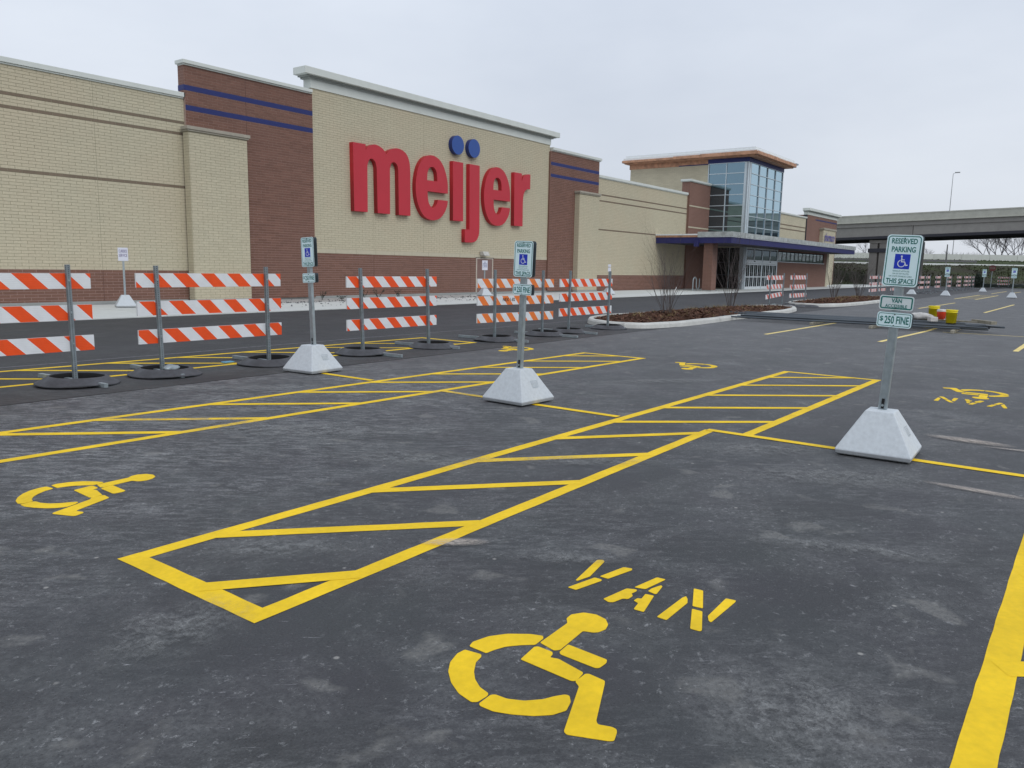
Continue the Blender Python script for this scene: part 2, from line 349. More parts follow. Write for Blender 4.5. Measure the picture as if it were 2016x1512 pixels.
M['sack'] = simple('pale_sack', (.55, .54, .52), .85, var=.2, scale=8, bump=.4, bscale=20); M['litter'] = simple('blue_litter', (.12, .36, .55), .6)
M['tag'] = simple('white_tag', (.7, .7, .68), .6); M['doorpaint'] = simple('brown_door_paint', (.20, .118, .10), .55, var=.05)
M['frame_light'] = simple('pale_frame', (.50, .44, .37), .6); M['lampbox'] = simple('wall_light_housing', (.50, .49, .45), .5)
M['lens'] = simple('lamp_lens', (.62, .63, .64), .3)
M['pole'] = simple('grey_pole', (.30, .31, .32), .6, metal=.2); M['darkpole'] = simple('dark_pole', (.12, .12, .12), .8)
M['stop'] = simple('faded_stop_red', (.15, .040, .036), .6); M['soffit'] = simple('unfinished_soffit', (.045, .045, .055), .9)
M['roofing'] = simple('roof_membrane', (.5, .5, .5), .8)

# ------------------------------------------------------------ text and polygon helpers
def curve_mesh(polys, depth=0.0):
    """polys: closed 2-D outlines (holes included) in XY -> mesh filled with even-odd rule, extruded +-depth/2 in Z"""
    cu = bpy.data.curves.new('c', 'CURVE'); cu.dimensions = '2D'; cu.fill_mode = 'BOTH'; cu.extrude = depth/2
    for p in polys:
        sp = cu.splines.new('POLY'); sp.points.add(len(p)-1)
        for q, (x, y) in zip(sp.points, p): q.co = (x, y, 0, 1)
        sp.use_cyclic_u = True
    o = bpy.data.objects.new('c', cu); me = bpy.data.meshes.new_from_object(o)
    bpy.data.objects.remove(o); bpy.data.curves.remove(cu); return me
def text_pts(s, w, h, bold=0.0, spacing=1.0):
    """mesh of a word scaled to w x h, centred on the origin, in XY"""
    cu = bpy.data.curves.new('t', 'FONT'); cu.body = s; cu.resolution_u = 3; cu.offset = bold; cu.space_character = spacing
    o = bpy.data.objects.new('t', cu); me = bpy.data.meshes.new_from_object(o)
    bpy.data.objects.remove(o); bpy.data.curves.remove(cu)
    n = len(me.vertices); a = np.empty(n*3); me.vertices.foreach_get('co', a); a = a.reshape(-1, 3)
    lo, hi = a.min(0), a.max(0); a = (a-(lo+hi)/2); a[:, 0] *= w/(hi[0]-lo[0]); a[:, 1] *= h/(hi[1]-lo[1]); a[:, 2] = 0
    fs = [tuple(p.vertices) for p in me.polygons]; bpy.data.meshes.remove(me); return a, fs
def catmull(pts, k=5, closed=False):
    out = []; n = len(pts)
    for i in range(n-1):
        p0 = pts[max(i-1, 0)]; p1 = pts[i]; p2 = pts[i+1]; p3 = pts[min(i+2, n-1)]
        for j in range(k):
            t = j/k; out.append(tuple(.5*((2*p1[c])+(-p0[c]+p2[c])*t+(2*p0[c]-5*p1[c]+4*p2[c]-p3[c])*t*t+(-p0[c]+3*p1[c]-3*p2[c]+p3[c])*t**3) for c in (0, 1)))
    out.append(pts[-1]); return out
def path(segs, k=5):
    """segs: list of runs; each run is smoothed on its own, corners sit between runs"""
    out = []
    for s in segs: out += catmull(s, k) if len(s) > 2 else list(s)
    res = []
    for p in out:
        if not res or (abs(p[0]-res[-1][0])+abs(p[1]-res[-1][1])) > 1e-5: res.append(p)
    if abs(res[0][0]-res[-1][0])+abs(res[0][1]-res[-1][1]) < 1e-5: res.pop()
    return res
def rrect(w, h, r, n=5, cx=0, cy=0):
    o = []
    for sx, sy, a0 in ((1, 1, 0), (-1, 1, 90), (-1, -1, 180), (1, -1, 270)):
        for i in range(n+1):
            a = R(a0+90*i/n); o.append((cx+sx*(w/2-r)+r*math.cos(a), cy+sy*(h/2-r)+r*math.sin(a)))
    return o
def round_poly(p, r, n=3):
    o = []; k = len(p)
    for i in range(k):
        a = Vector(p[i-1]); b = Vector(p[i]); c = Vector(p[(i+1) % k])
        u = a-b; w = c-b; q = min(r, u.length*.45, w.length*.45)
        s = b+u.normalized()*q; e = b+w.normalized()*q
        for j in range(n+1):
            t = j/n; o.append(tuple(s*(1-t)**2+b*2*t*(1-t)+e*t*t))
    return o
def circle(cx, cy, r, n=28): return [(cx+r*math.cos(2*math.pi*i/n), cy+r*math.sin(2*math.pi*i/n)) for i in range(n)]
def mesh_obj(name, me, mats, parent=None, bevel=0):
    for mt in (mats if isinstance(mats, (list, tuple)) else [mats]): me.materials.append(mt)
    return link(name, me, parent, bevel)

# ============================================================ SETTING
def grid_sheet(name, x0, x1, y0, y1, z, mat, parent=None):
    return MB().add([(x0,y0,z),(x1,y0,z),(x1,y1,z),(x0,y1,z)], [(0,1,2,3)]).build(name, mat, parent)
tag(grid_sheet('ground', -900, 1500, -1100, 1100, -.06, M['grass']), kind='structure')
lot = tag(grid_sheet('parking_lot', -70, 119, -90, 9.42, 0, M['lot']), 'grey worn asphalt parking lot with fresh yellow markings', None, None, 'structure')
strip = tag(grid_sheet('asphalt_strip', -70, 119, 9.42, 12.62, .001, M['strip']), kind='structure')
lane = tag(grid_sheet('drive_lane', -70, 119, 12.62, 21.22, .001, M['lane']), kind='structure')
MB().box(-70, 60, 9.405, 9.435, -.02, .0035).build('tar_seam', M['seam'], lot)
# slightly wavering pale edge between strip and drive lane
eb = MB(); xs = np.arange(-20, 44, .5)
for a, b_ in zip(xs[:-1], xs[1:]):
    ya = 12.66+.03*math.sin(a*.7)+.02*math.sin(a*2.3)-max(0, a-9)*.012; yb = 12.66+.03*math.sin(b_*.7)+.02*math.sin(b_*2.3)-max(0, b_-9)*.012
    eb.add([(a, ya, .0045), (b_, yb, .0045), (b_, yb+.09, .0045), (a, ya+.09, .0045)], [(0,1,2,3)])
eb.build('pale_gutter_edge', M['gutter'], lane)

Z1 = .002
def strip_poly(p, q, w):     # painted line from p to q, width w
    p = Vector(p); q = Vector(q); d = (q-p).normalized(); n = Vector((-d.y, d.x))*w/2
    return [p-n, q-n, q+n, p+n]
def paint_obj(name, polys, mat, parent, z=Z1, thick=.003):
    b = MB()
    for i, p in enumerate(polys):
        # flat sheet with slightly ragged sprayed edge
        pts = [Vector((q[0], q[1])) for q in p]; o = []
        for j in range(len(pts)):
            a, c = pts[j], pts[(j+1) % len(pts)]; L = (c-a).length; k = max(1, int(L/.12)) if L > .3 else 1
            for t in range(k):
                u = a.lerp(c, t/k); jit = .0022 if 0 < t else 0
                o.append((u.x+random.uniform(-jit, jit), u.y+random.uniform(-jit, jit)))
        zz = z+i*.00015
        b.add([(x, y, zz) for x, y in o], [tuple(range(len(o)))])
    ob = b.build(name, mat, parent)
    # keep faces pointing up
    for pl in ob.data.polygons:
        if pl.normal.z < 0: pl.flip()
    return ob
def hatch(name, x0, x1, yl, yh, xm, yl2, yh2, starts=(), lean=1.2, w=.105, jump=None):
    """hatched aisle from x0 to x1; outer edges run from yl/yh to yl2/yh2; jump=(near end, far start) of the lower edge at xm"""
    top = lambda x: yh+(yh2-yh)*(x-x0)/(x1-x0)-w/2
    la, lb = jump or (yl+(yl2-yl)*(xm-x0)/(x1-x0),)*2
    low = lambda x: (yl+(la-yl)*(x-x0)/(xm-x0) if x < xm else lb+(yl2-lb)*(x-xm)/(x1-xm))+w/2
    P = [strip_poly((x0, top(x0)), (x1, top(x1)), w), strip_poly((x0, low(x0)), (xm, la+w/2), w), strip_poly((xm, lb+w/2), (x1, low(x1)), w),
         strip_poly((x0+w/2, low(x0)-w/2), (x0+w/2, top(x0)+w/2), w*1.15), strip_poly((x1-w/2, low(x1)-w/2), (x1-w/2, top(x1)+w/2), w)]
    for s in starts:
        a = Vector((s, top(s))); e = Vector((s+lean, 0)); e.y = low(min(e.x, x1)); e = a.lerp(e, .985)
        if e.x > x1-.04: e = a.lerp(e, (x1-.04-a.x)/(e.x-a.x))
        P.append(strip_poly(a, e, w))
    return paint_obj(name, P, M['paint'], lot if yh < 9.4 else strip)
hatch('hatched_aisle', 1.97, 12.72, 2.87, 4.09, 7.40, 2.50, 3.96, [2.50, 3.72, 4.87, 6.02, 7.10, 8.24, 9.46, 10.65, 11.75], 1.2, jump=(2.95, 2.58))
paint_obj('aisle_corner_line', [strip_poly((2.03, 3.41), (2.64, 2.93), .105)], M['paint'], lot, z=.0036)
hatch('hatched_aisle', 1.97, 12.70, 6.78, 8.02, 7.40, 6.43, 7.76, [2.72, 3.66, 4.90, 6.10, 7.28, 8.46, 9.55, 10.76, 11.9], 1.2)
hatch('hatched_aisle', 1.97, 12.68, 10.76, 12.44, 7.40, 10.36, 11.95, [2.2, 3.4, 4.6, 5.85, 7.0, 8.2, 9.5, 10.7], 1.45, jump=(10.72, 10.62))
hatch('hatched_aisle', 1.97, 12.7, -1.55, .235, 7.40, -1.6, .2, [2.45, 3.62, 4.85, 6.0, 7.2, 8.4, 9.6, 10.8], 1.25, .125)
paint_obj('row_line', [strip_poly((7.42, 9.0), (7.42, 7.93), .10), strip_poly((7.41, 6.62), (7.40, 4.05), .10), strip_poly((7.40, 3.03), (7.39, .2), .10)], M['paint'], lot, z=.005)
def lines(name, segs, w=.10, mat=None): return [paint_obj(name, [strip_poly(a, b, w)], mat or M['line'], lot) for a, b in segs]
lines('stall_line', [((19.85, 6.72), (30.2, 6.60)), ((19.9, 4.03), (24.75, 3.80)), ((24.85, 3.80), (30.2, 3.8)), ((19.74, 1.30), (30.2, 1.1)), ((19.8, -1.4), (30.2, -1.5)), ((19.8, -4.1), (30.2, -4.2)),
    ((40.8, 6.70), (51, 6.52)), ((39.1, 3.86), (51.6, 3.72)), ((40, 1.1), (51, 1.0)), ((59.3, 7.66), (73.2, 7.70)), ((59.3, 6.45), (73.4, 6.43)), ((60, 3.7), (73.4, 3.6)), ((79.7, 7.5), (94, 7.55)), ((86.3, 6.36), (93, 6.24)), ((80, 3.7), (93, 3.7))], .11)
lines('row_line', [((24.72, 3.4), (24.72, -8))], .075); lines('row_line', [((66.4, 5.2), (66.4, -4))], .09)
paint_obj('hatched_aisle', [strip_poly((60+i*1.25, 7.6), (61.3+i*1.25, 6.5), .10) for i in range(11)], M['line'], lot)
SYM = {
'torso':[(2.616,1.770),(2.847,1.779),(2.885,1.808),(2.933,1.813),(2.988,1.779),(3.007,1.722),(2.992,1.663),(2.951,1.626),(2.903,1.612),(2.859,1.623),(2.841,1.640),(2.826,1.683),(2.618,1.667),(2.596,1.684)],
'arm':[(2.599,1.659),(2.678,1.666),(2.668,1.469),(2.643,1.458),(2.590,1.460),(2.579,1.472),(2.585,1.645)],
'seat':[(2.447,1.750),(2.570,1.767),(2.583,1.755),(2.581,1.682),(2.565,1.670),(2.536,1.664),(2.548,1.629),(2.519,1.494),(2.509,1.488),(2.448,1.479),(2.434,1.495)],
'w1':[(2.401,1.986),(2.440,1.999),(2.521,1.978),(2.592,1.929),(2.655,1.847),(2.675,1.795),(2.657,1.780),(2.588,1.775),(2.548,1.820),(2.495,1.864),(2.445,1.883),(2.399,1.893)],
'w2':[(2.366,1.981),(2.378,1.902),(2.363,1.889),(2.314,1.878),(2.252,1.837),(2.209,1.796),(2.176,1.745),(2.162,1.692),(2.147,1.684),(2.091,1.687),(2.076,1.705),(2.092,1.780),(2.133,1.854),(2.188,1.917),(2.249,1.960),(2.320,1.984)],
'w3':[(2.086,1.676),(2.159,1.679),(2.172,1.666),(2.176,1.614),(2.205,1.556),(2.257,1.507),(2.299,1.486),(2.336,1.461),(2.340,1.443),(2.307,1.416),(2.249,1.398),(2.194,1.422),(2.146,1.471),(2.105,1.539),(2.078,1.604),(2.076,1.664)],
'leg':[(2.439,1.480),(2.515,1.480),(2.524,1.468),(2.517,1.392),(2.497,1.381),(2.261,1.279),(2.244,1.263),(2.262,1.216),(2.260,1.196),(2.245,1.186),(2.195,1.169),(2.182,1.183),(2.124,1.317),(2.133,1.334),(2.419,1.450)]}
VAN = {
'V':[[(3.289,2.013),(3.605,2.072),(3.627,2.046),(3.611,2.028),(3.380,1.982),(3.290,2.002)],[(3.413,1.942),(3.604,1.906),(3.618,1.861),(3.598,1.851),(3.413,1.893)],[(3.187,1.996),(3.382,1.954),(3.383,1.913),(3.369,1.905),(3.187,1.947)]],
'A':[[(3.402,1.733),(3.592,1.701),(3.596,1.653),(3.417,1.679)],[(3.403,1.657),(3.444,1.657),(3.510,1.638),(3.503,1.626),(3.401,1.608),(3.393,1.615)],[(3.179,1.785),(3.363,1.756),(3.384,1.710),(3.367,1.701),(3.324,1.708),(3.304,1.689),(3.256,1.689),(3.244,1.713),(3.178,1.728),(3.164,1.746)],[(3.257,1.660),(3.294,1.658),(3.298,1.639),(3.363,1.651),(3.370,1.607),(3.173,1.562),(3.170,1.614),(3.244,1.628)]],
'N':[[(3.164,1.490),(3.436,1.488),(3.466,1.481),(3.442,1.462),(3.399,1.443),(3.162,1.440)],[(3.580,1.490),(3.585,1.442),(3.388,1.359),(3.381,1.409)],[(3.350,1.398),(3.354,1.347),(3.169,1.270),(3.153,1.272),(3.150,1.318)],[(3.323,1.307),(3.567,1.316),(3.576,1.268),(3.556,1.264),(3.270,1.269),(3.278,1.284)]]}
def stencil(name, polys, f, z=Z1):
    me = curve_mesh([[f(p) for p in round_poly(q, .008)] for q in polys], .0016)
    o = mesh_obj(name, me, M['paint'], lot); o.location.z = z; return o
near = lambda dx, dy: (lambda p: (p[0]+dx, p[1]+dy))
flip = lambda sx, sy: (lambda p: (sx-p[0], sy-p[1]))
for f, van in ((near(0, 0), True), (near(-.04, 3.83), False), (flip(14.74, 6.96), False), (flip(14.72, 10.72), False), (flip(14.72, 2.82), True)):
    stencil('accessibility_symbol', list(SYM.values()), f)
    if van:
        for ch in VAN.values(): stencil('painted_letter', ch, f)
# dust smears left on the asphalt
b = NB('dust_smear'); b.color((.56, .49, .43)); b.rough(1)
tr = b.n('ShaderNodeBsdfTransparent'); msx = b.n('ShaderNodeMixShader')
gr = b.n('ShaderNodeTexGradient'); gr.gradient_type = 'SPHERICAL'; b.l(b.tc.outputs['Object'], gr.inputs[0])
fz = b.math('MULTIPLY', b.ramp(gr.outputs[1], [(0, 0), (.55, .8)]), b.ramp(b.noise(4.5, 5, rough=.7), [(.36, .05), (.62, 1)]))
b.l(fz, msx.inputs[0]); b.l(tr.outputs[0], msx.inputs[1]); b.l(b.b.outputs[0], msx.inputs[2]); b.l(msx.outputs[0], b.t.nodes['Material Output'].inputs[0]); M['dust'] = b.m
DUST = [(6.3, 1.55, .35, 1.0, 30), (6.9, 2.3, .3, .7, 40), (2.75, .72, .45, .5, 35), (2.3, .35, .3, .35, 10), (3.5, 2.25, .12, .45, 35), (4.6, 4.4, .35, .9, 30), (4.2, 7.3, .45, 1.0, 40), (1.7, 3.1, .4, .35, 0), (2.6, 3.55, .2, .5, 40), (5.4, 3.35, .2, .8, 35), (4.6, 6.1, .5, 1.2, 35), (7.6, 6.0, .4, 1.0, 30), (5.7, 8.7, .35, 1.2, 45), (10.2, 4.9, .25, 1.2, 50), (4.7, 1.0, .15, .8, 20)]
def smear(x, y, sx, sy, rz, mat='dust'):
    o = MB().add([(-1,-1,0),(1,-1,0),(1,1,0),(-1,1,0)], [(0,1,2,3)]).build('dust_smear', M[mat], lot)
    o.location = (x, y, .010+random.random()*.003); o.scale = (sx, sy, 1); o.rotation_euler.z = R(rz)
smear(8.60, .86, .13, .42, -4); smear(8.45, .30, .05, .5, 6); smear(6.62, .58, .07, .40, -4); smear(3.30, 2.85, .07, .22, 40)

b = NB('grey_dust'); b.color((.28, .285, .285)); b.rough(1)
tr = b.n('ShaderNodeBsdfTransparent'); msx = b.n('ShaderNodeMixShader'); gr = b.n('ShaderNodeTexGradient'); gr.gradient_type = 'SPHERICAL'; b.l(b.tc.outputs['Object'], gr.inputs[0])
wn = src_co(b); fz = b.math('MULTIPLY', b.ramp(gr.outputs[1], [(0, 0), (.7, .75)]), b.math('MULTIPLY', b.ramp(b.noise(7, 6, wn, rough=.8), [(.40, .08), (.62, 1)]), b.ramp(b.noise(45, 4, wn, rough=.8), [(.38, .25), (.6, 1)])))
b.l(fz, msx.inputs[0]); b.l(tr.outputs[0], msx.inputs[1]); b.l(b.b.outputs[0], msx.inputs[2]); b.l(msx.outputs[0], b.t.nodes['Material Output'].inputs[0]); M['dust2'] = b.m
for k, (x, y, sx_, sy_, rz_) in enumerate(DUST): 
    smear(x, y, sx_, sy_, rz_, 'dust2')
# ------------------------------------------------------------ sidewalk of concrete slabs
walk = tag(MB().box(-20, 119, 21.22, 27.9, -.05, .006).build('sidewalk', M['found']), kind='structure')
slab = {}
for x in np.arange(-6, 108, 3.0):
    for y0, y1 in ((21.235, 23.28), (23.30, 25.35), (25.37, 27.42)):
        key = (round(y1-y0, 3))
        if key not in slab:
            s = MB().box(0.012, 2.988, 0, y1-y0, 0, .035).build('slab', M['walk'], walk, bevel=.006); slab[key] = s; s.location = (x, y0, 0.001)
        else:
            s = slab[key].copy(); COL.objects.link(s); s.parent = walk; s.location = (x, y0, .001+random.uniform(0, .003))
MB().box(17.8, 31.5, 25.2, 27.3, .03, .052).build('gravel_bed', M['gravel'], walk)
dz = MB()
for i in range(420):
    x = random.uniform(17, 32); y = random.choice([random.gauss(25.1, .12), random.uniform(22.4, 26.8)]); s = random.uniform(.015, .06)
    dz.add([(x-s, y-s*.7, .05), (x+s, y-s*.4, .05), (x+s*.4, y+s, .05), (x, y, .05+s*.8)], [(0,1,3),(1,2,3),(2,0,3)])
tag(dz.build('soil_clods', M['rubber']), 'scattered dark soil crumbs along the pale bed by the store wall', 'soil', kind='stuff')

# ============================================================ STORE BUILDING
store = empty('store_building', (30, 27.5, 0)); tag(store, 'long cream and brown brick supermarket with glass entrance tower', 'store')
SP = Vector((30, 27.5, 0))
def S(mb, name, mats, parent=None, **k):     # build in world coordinates, child of store
    o = mb.build(name, mats, parent or store, **k)
    o.matrix_parent_inverse = Matrix.Identity(4)
    if parent is None: o.location = -SP
    return o
BL, BH, JT = .4064, .10, .012; Z0 = .02
joined = {'cream': [], 'brown': [], 'trim': []}; full = []
def lay(x0, x1, z0, z1, Y, kind_at, joints=(), skip=()):
    """running-bond courses on plane Y (facing -Y); kind_at(z)->kind or None"""
    k0 = int(round((z0-Z0)/BH)); k1 = int(round((z1-Z0)/BH))
    cuts = sorted([x0]+[j for j in joints if x0 < j < x1]+[x1])
    for k in range(k0, k1):
        za = Z0+k*BH; kind = kind_at(za+.05)
        if kind is None: continue
        off = (k % 2)*BL/2
        for a, c in zip(cuts[:-1], cuts[1:]):
            i = math.floor((a-off)/BL)
            while True:
                xa = max(a, off+i*BL); xb = min(c, off+(i+1)*BL)
                if off+i*BL >= c-1e-6: break
                i += 1
                if xb-xa < .03: continue
                bx0, bx1, bz0, bz1 = xa+JT/2, xb-JT/2, za+JT/2, za+BH-JT/2
                hole = False
                for (sx0, sx1, sz0, sz1) in skip:
                    if bx1 > sx0 and bx0 < sx1 and bz1 > sz0 and bz0 < sz1:
                        if bx0 < sx0 < bx1: bx1 = sx0-.004
                        elif bx0 < sx1 < bx1: bx0 = sx1+.004
                        else: hole = True
                        if sz0 > bz0+.02 or sz1 < bz1-.02: pass
                if hole or bx1-bx0 < .02: continue
                isfull = abs((bx1-bx0)-(BL-JT)) < 1e-4
                rec = (bx0, bx1, bz0, bz1, Y, kind)
                if isfull and kind != 'trim' and bx0 > 10.3: full.append(rec)
                else: joined[kind].append(rec)
def wallbox(x0, x1, Y, z0, z1, mat, depth=.4, name='wall'):
    return S(MB().box(x0, x1, Y, Y+depth, z0, z1), name, mat)
def kL(z): return 'brown' if z < 1.22 else ('trim' if (6.52 < z < 6.62 or 6.12 < z < 6.22 or 4.22 < z < 4.32) else 'cream')
def kR(z): return 'brown' if z < 1.12 else ('trim' if (6.42 < z < 6.52 or 6.02 < z < 6.12 or 4.12 < z < 4.22) else 'cream')
YM, YB, YP = 27.5, 27.40, 27.05; Y_SILL = 27.478
# wall backs (mortar), with a gap of 8 mm behind brick faces
PR = .008
wallbox(9.5, 16.56, YM, .16, 7.42, M['mortar_c']); wallbox(16.56, 22.36, YB, .16, 8.58, M['mortar_b'], .36)
wallbox(22.36, 40.38, YM, .16, 9.32, M['mortar_c']); wallbox(40.38, 46.1, YB, .16, 8.55, M['mortar_b'], .36)
wallbox(46.1, 60.3, YM, .0, 7.52, M['mortar_c']); wallbox(-25, 9.5, YM, .16, 7.42, M['fcream'])
S(MB().box(-25, 9.5, YM-.01, YM, .16, 1.22), 'base_band', M['fbrown'])
# brown mortar fields behind brown base bands
S(MB().box(9.5, 16.35, YM-.002, YM+.01, .16, 1.222), 'base_band', M['mortar_b']); S(MB().box(22.36, 40.38, YM-.002, YM+.01, .16, 2.022), 'base_band', M['mortar_b']); S(MB().box(46.1, 60.3, YM-.002, YM+.01, .0, 1.122), 'base_band', M['mortar_b'])
lay(9.5, 16.55, .12, 7.42, YM, kL, joints=(13.29,)); 
lay(16.56, 22.36, .12, 8.62, YB, lambda z: None if (7.72 < z < 7.92 or 7.02 < z < 7.22) else 'brown', joints=(19.11,))
lay(22.36, 40.38, .12, 8.92, YM, lambda z: 'brown' if z < 2.02 else (None if z < 2.22 else 'cream'), joints=(25.9, 29.3, 33.0), skip=((33.45, 34.95, 0, 2.02),))
lay(40.38, 46.1, .12, 8.52, YB, lambda z: None if (7.72 < z < 7.92 or 7.02 < z < 7.22) else 'brown', joints=(42.9,))
lay(46.1, 60.3, .02, 7.52, YM, kR, joints=(53.2,))
M['jd'] = simple('dark_joint_sealant', (.065, .026, .022), .8); M['jc'] = simple('tan_joint_sealant', (.26, .24, .17), .8); M['sill'] = simple('cast_sill', (.50, .455, .34), .85, var=.04)
for x, Y, z0, z1, mt in ((19.11, YB, .16, 8.58, 'jd'), (42.9, YB, .16, 8.5, 'jd'), (25.9, YM, .16, 2.0, 'jd'), (29.3, YM, .16, 2.0, 'jd'), (33.0, YM, .16, 2.0, 'jd'), (13.29, YM, .16, 1.2, 'jd'), (13.29, YM, 1.24, 7.4, 'jc'), (33.0, YM, 2.24, 8.9, 'jc'), (53.2, YM, 1.2, 7.5, 'jc')):
    S(MB().box(x-.0075, x+.0075, Y-.006, Y+.01, z0, z1), 'joint_sealant', M[mt])
sx_ = 22.37
while sx_ < 40.3:
    S(MB().box(sx_+.003, min(sx_+1.21, 40.37), Y_SILL, YM+.02, 2.025, 2.215), 'sill_block', M['sill'], bevel=.004); sx_ += 1.2136
# pilasters (front and left returns)
for (x0, x1) in ((16.42, 18.87), (43.2, 45.66)):
    wallbox(x0, x1, YP, .16, 6.24, M['mortar_c'], .34, 'pilaster')
    lay(x0, x1, .12, 6.22, YP, lambda z: 'cream')
    rb = MB()
    for k in range(1, 62):
        za = Z0+k*BH
        if k % 2: rb.box(x0-PR, x0, YP+JT/2, YP+.34, za+JT/2, za+BH-JT/2)
        else: rb.box(x0-PR, x0, YP+JT/2, YP+.19, za+JT/2, za+BH-JT/2); rb.box(x0-PR, x0, YP+.20, YP+.34, za+JT/2, za+BH-JT/2)
    S(rb, 'pilaster_side_bricks', M['cream'])
    S(MB().box(x0-.06, x1+.05, YP-.07, YP+.34, 6.24, 6.30).box(x0-.10, x1+.09, YP-.11, YP+.34, 6.30, 6.42), 'pilaster_cap', M['capstone'], bevel=.01)
    S(MB().box(x0-.02, x1+.02, YP-.03, YP+.3, -.02, .158), 'foundation', M['found'])
# brick objects: the 300 nearest to the viewer as single parts, the rest joined
full.sort(key=lambda r: r[0]**2+r[4]**2+((r[2]+r[3])/2-1.6)**2)
def brick_mesh(nm, mat):
    me = bpy.data.meshes.new(nm); w = BL-JT; h = BH-JT
    v = [(0,-PR,0),(w,-PR,0),(w,-PR,h),(0,-PR,h),(0,.004,0),(w,.004,0),(w,.004,h),(0,.004,h)]
    me.from_pydata(v, [], [(0,1,2,3),(3,2,6,7),(0,4,5,1),(1,5,6,2),(0,3,7,4)]); me.materials.append(mat); return me
bm_ = {'cream': brick_mesh('brick', M['cream']), 'brown': brick_mesh('brick', M['brown'])}
for r_ in full[:300]:
    o = bpy.data.objects.new('brick', bm_[r_[5]]); COL.objects.link(o); o.parent = store
    o.location = Vector((r_[0], r_[4], r_[2]))-SP
for r_ in full[300:]: joined[r_[5]].append(r_)
for kind, lst in joined.items():
    A = np.array([r_[:5] for r_ in lst]); n = len(A)
    jit = RNG.uniform(-.0012, .0012, n)
    V = np.empty((n, 8, 3)); y0 = A[:, 4]-PR+jit; y1 = A[:, 4]+.004
    for i, (cx, cy, cz) in enumerate(((0,y0,2),(1,y0,2),(1,y0,3),(0,y0,3),(0,y1,2),(1,y1,2),(1,y1,3),(0,y1,3))):
        V[:, i, 0] = A[:, cx]; V[:, i, 1] = cy; V[:, i, 2] = A[:, cz]
    F_ = np.array([(0,1,2,3),(3,2,6,7),(0,4,5,1),(1,5,6,2),(0,3,7,4)])
    Fs = (np.arange(n)[:, None, None]*8+F_[None]).reshape(-1, 4)
    me = bpy.data.meshes.new('bricks'); me.vertices.add(n*8); me.vertices.foreach_set('co', V.ravel())
    me.loops.add(len(Fs)*4); me.loops.foreach_set('vertex_index', Fs.ravel()); me.polygons.add(len(Fs))
    me.polygons.foreach_set('loop_start', np.arange(len(Fs))*4); me.polygons.foreach_set('loop_total', np.full(len(Fs), 4)); me.update(calc_edges=True); me.shade_flat()
    me.materials.append(M[kind]); o = link('bricks', me, store); o.location = -SP; o['kind'] = 'stuff'
# blue bands
for x0, x1 in ((16.565, 22.355), (40.385, 46.095)):
    for z0 in (7.03, 7.73): S(MB().box(x0, x1, YB-.012, YB+.01, z0, z0+.185), 'blue_band', M['blue'])
S(MB().box(16.53, 16.558, YB+.0, YB+.36, 7.42, 8.60), 'parapet_return', M['fbrown'])
for z0 in (7.73,): S(MB().box(16.518, 16.566, YB-.012, YB+.37, z0, z0+.185), 'blue_band', M['blue'])
S(MB().box(40.30, 40.40, YB+.002, YM+.3, .16, 8.5), 'joint_return', M['brown'])
# copings
def coping(x0, x1, Y, z0, z1, p, el=.0, er=.0, back=.5):
    S(MB().box(x0-el, x1+er, Y-p, Y+back, z0+.05, z1).box(x0-el*.5, x1+er*.5, Y-p*.55, Y+back-.02, z0, z0+.048), 'coping', M['coping'], bevel=.008)
coping(-25, 16.60, YM, 7.42, 7.63, .10); coping(16.60, 22.30, YB, 8.60, 8.78, .12, .14, .0, .42)
coping(40.42, 46.1, YB, 8.55, 8.76, .13, 0, .14, .42); coping(46.16, 60.24, YM, 7.52, 7.74, .10, 0, .10)
# main cornice of the centre bay
def cornice(x0, x1, Y, z0, z1, q, p, frz=.36):
    S(MB().box(x0-.045, x1+.045, Y-.05, Y+.42, z0, z0+frz), 'frieze', M['coping'])
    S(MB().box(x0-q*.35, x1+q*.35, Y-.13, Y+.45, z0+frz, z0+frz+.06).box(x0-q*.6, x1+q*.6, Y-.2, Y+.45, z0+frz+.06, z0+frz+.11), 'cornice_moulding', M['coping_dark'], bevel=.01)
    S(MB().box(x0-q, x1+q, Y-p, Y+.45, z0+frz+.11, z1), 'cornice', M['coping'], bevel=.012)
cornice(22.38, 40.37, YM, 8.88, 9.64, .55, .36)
# foundation, roof slab and main body behind
S(MB().box(-25, 16.4, YM-.03, YM+.3, -.02, .158).box(18.9, 43.17, YM-.035, YM+.3, -.02, .158).box(45.68, 60.3, YM-.03, YM+.3, -.02, .0), 'foundation', M['found'])
S(MB().box(-25, 64.3, 27.92, 75, -.02, 6.95), 'rear_block', M['roofing']); S(MB().box(73.3, 105, 27.92, 75, -.02, 6.95), 'rear_block', M['roofing'])
# service door with frame and light
dr = S(MB().box(33.53, 34.87, YM-.004, YM+.03, .0, 1.97), 'door', M['doorpaint'])
S(MB().box(33.45, 33.53, YM-.03, YM+.05, .0, 2.02).box(34.87, 34.95, YM-.03, YM+.05, .0, 2.02).box(33.53, 34.87, YM-.03, YM+.05, 1.97, 2.02), 'door_frame', M['frame_light'])
S(MB().box(33.4, 35.0, YM-.04, YM, 2.022, 2.05), 'door_drip_edge', M['soffit'])
wl = S(MB().add([(33.75,27.46,2.16),(34.25,27.46,2.16),(34.25,27.46,2.38),(33.75,27.46,2.38),(33.75,27.14,2.16),(34.25,27.14,2.16),(34.25,27.26,2.38),(33.75,27.26,2.38)],
    [(0,1,2,3),(4,7,6,5),(0,4,5,1),(1,5,6,2),(2,6,7,3),(3,7,4,0)]), 'wall_light', M['lampbox'], bevel=.01)
MB().box(33.8, 34.2, 27.17, 27.42, 2.15, 2.159).build('lamp_lens', M['lens'], wl)
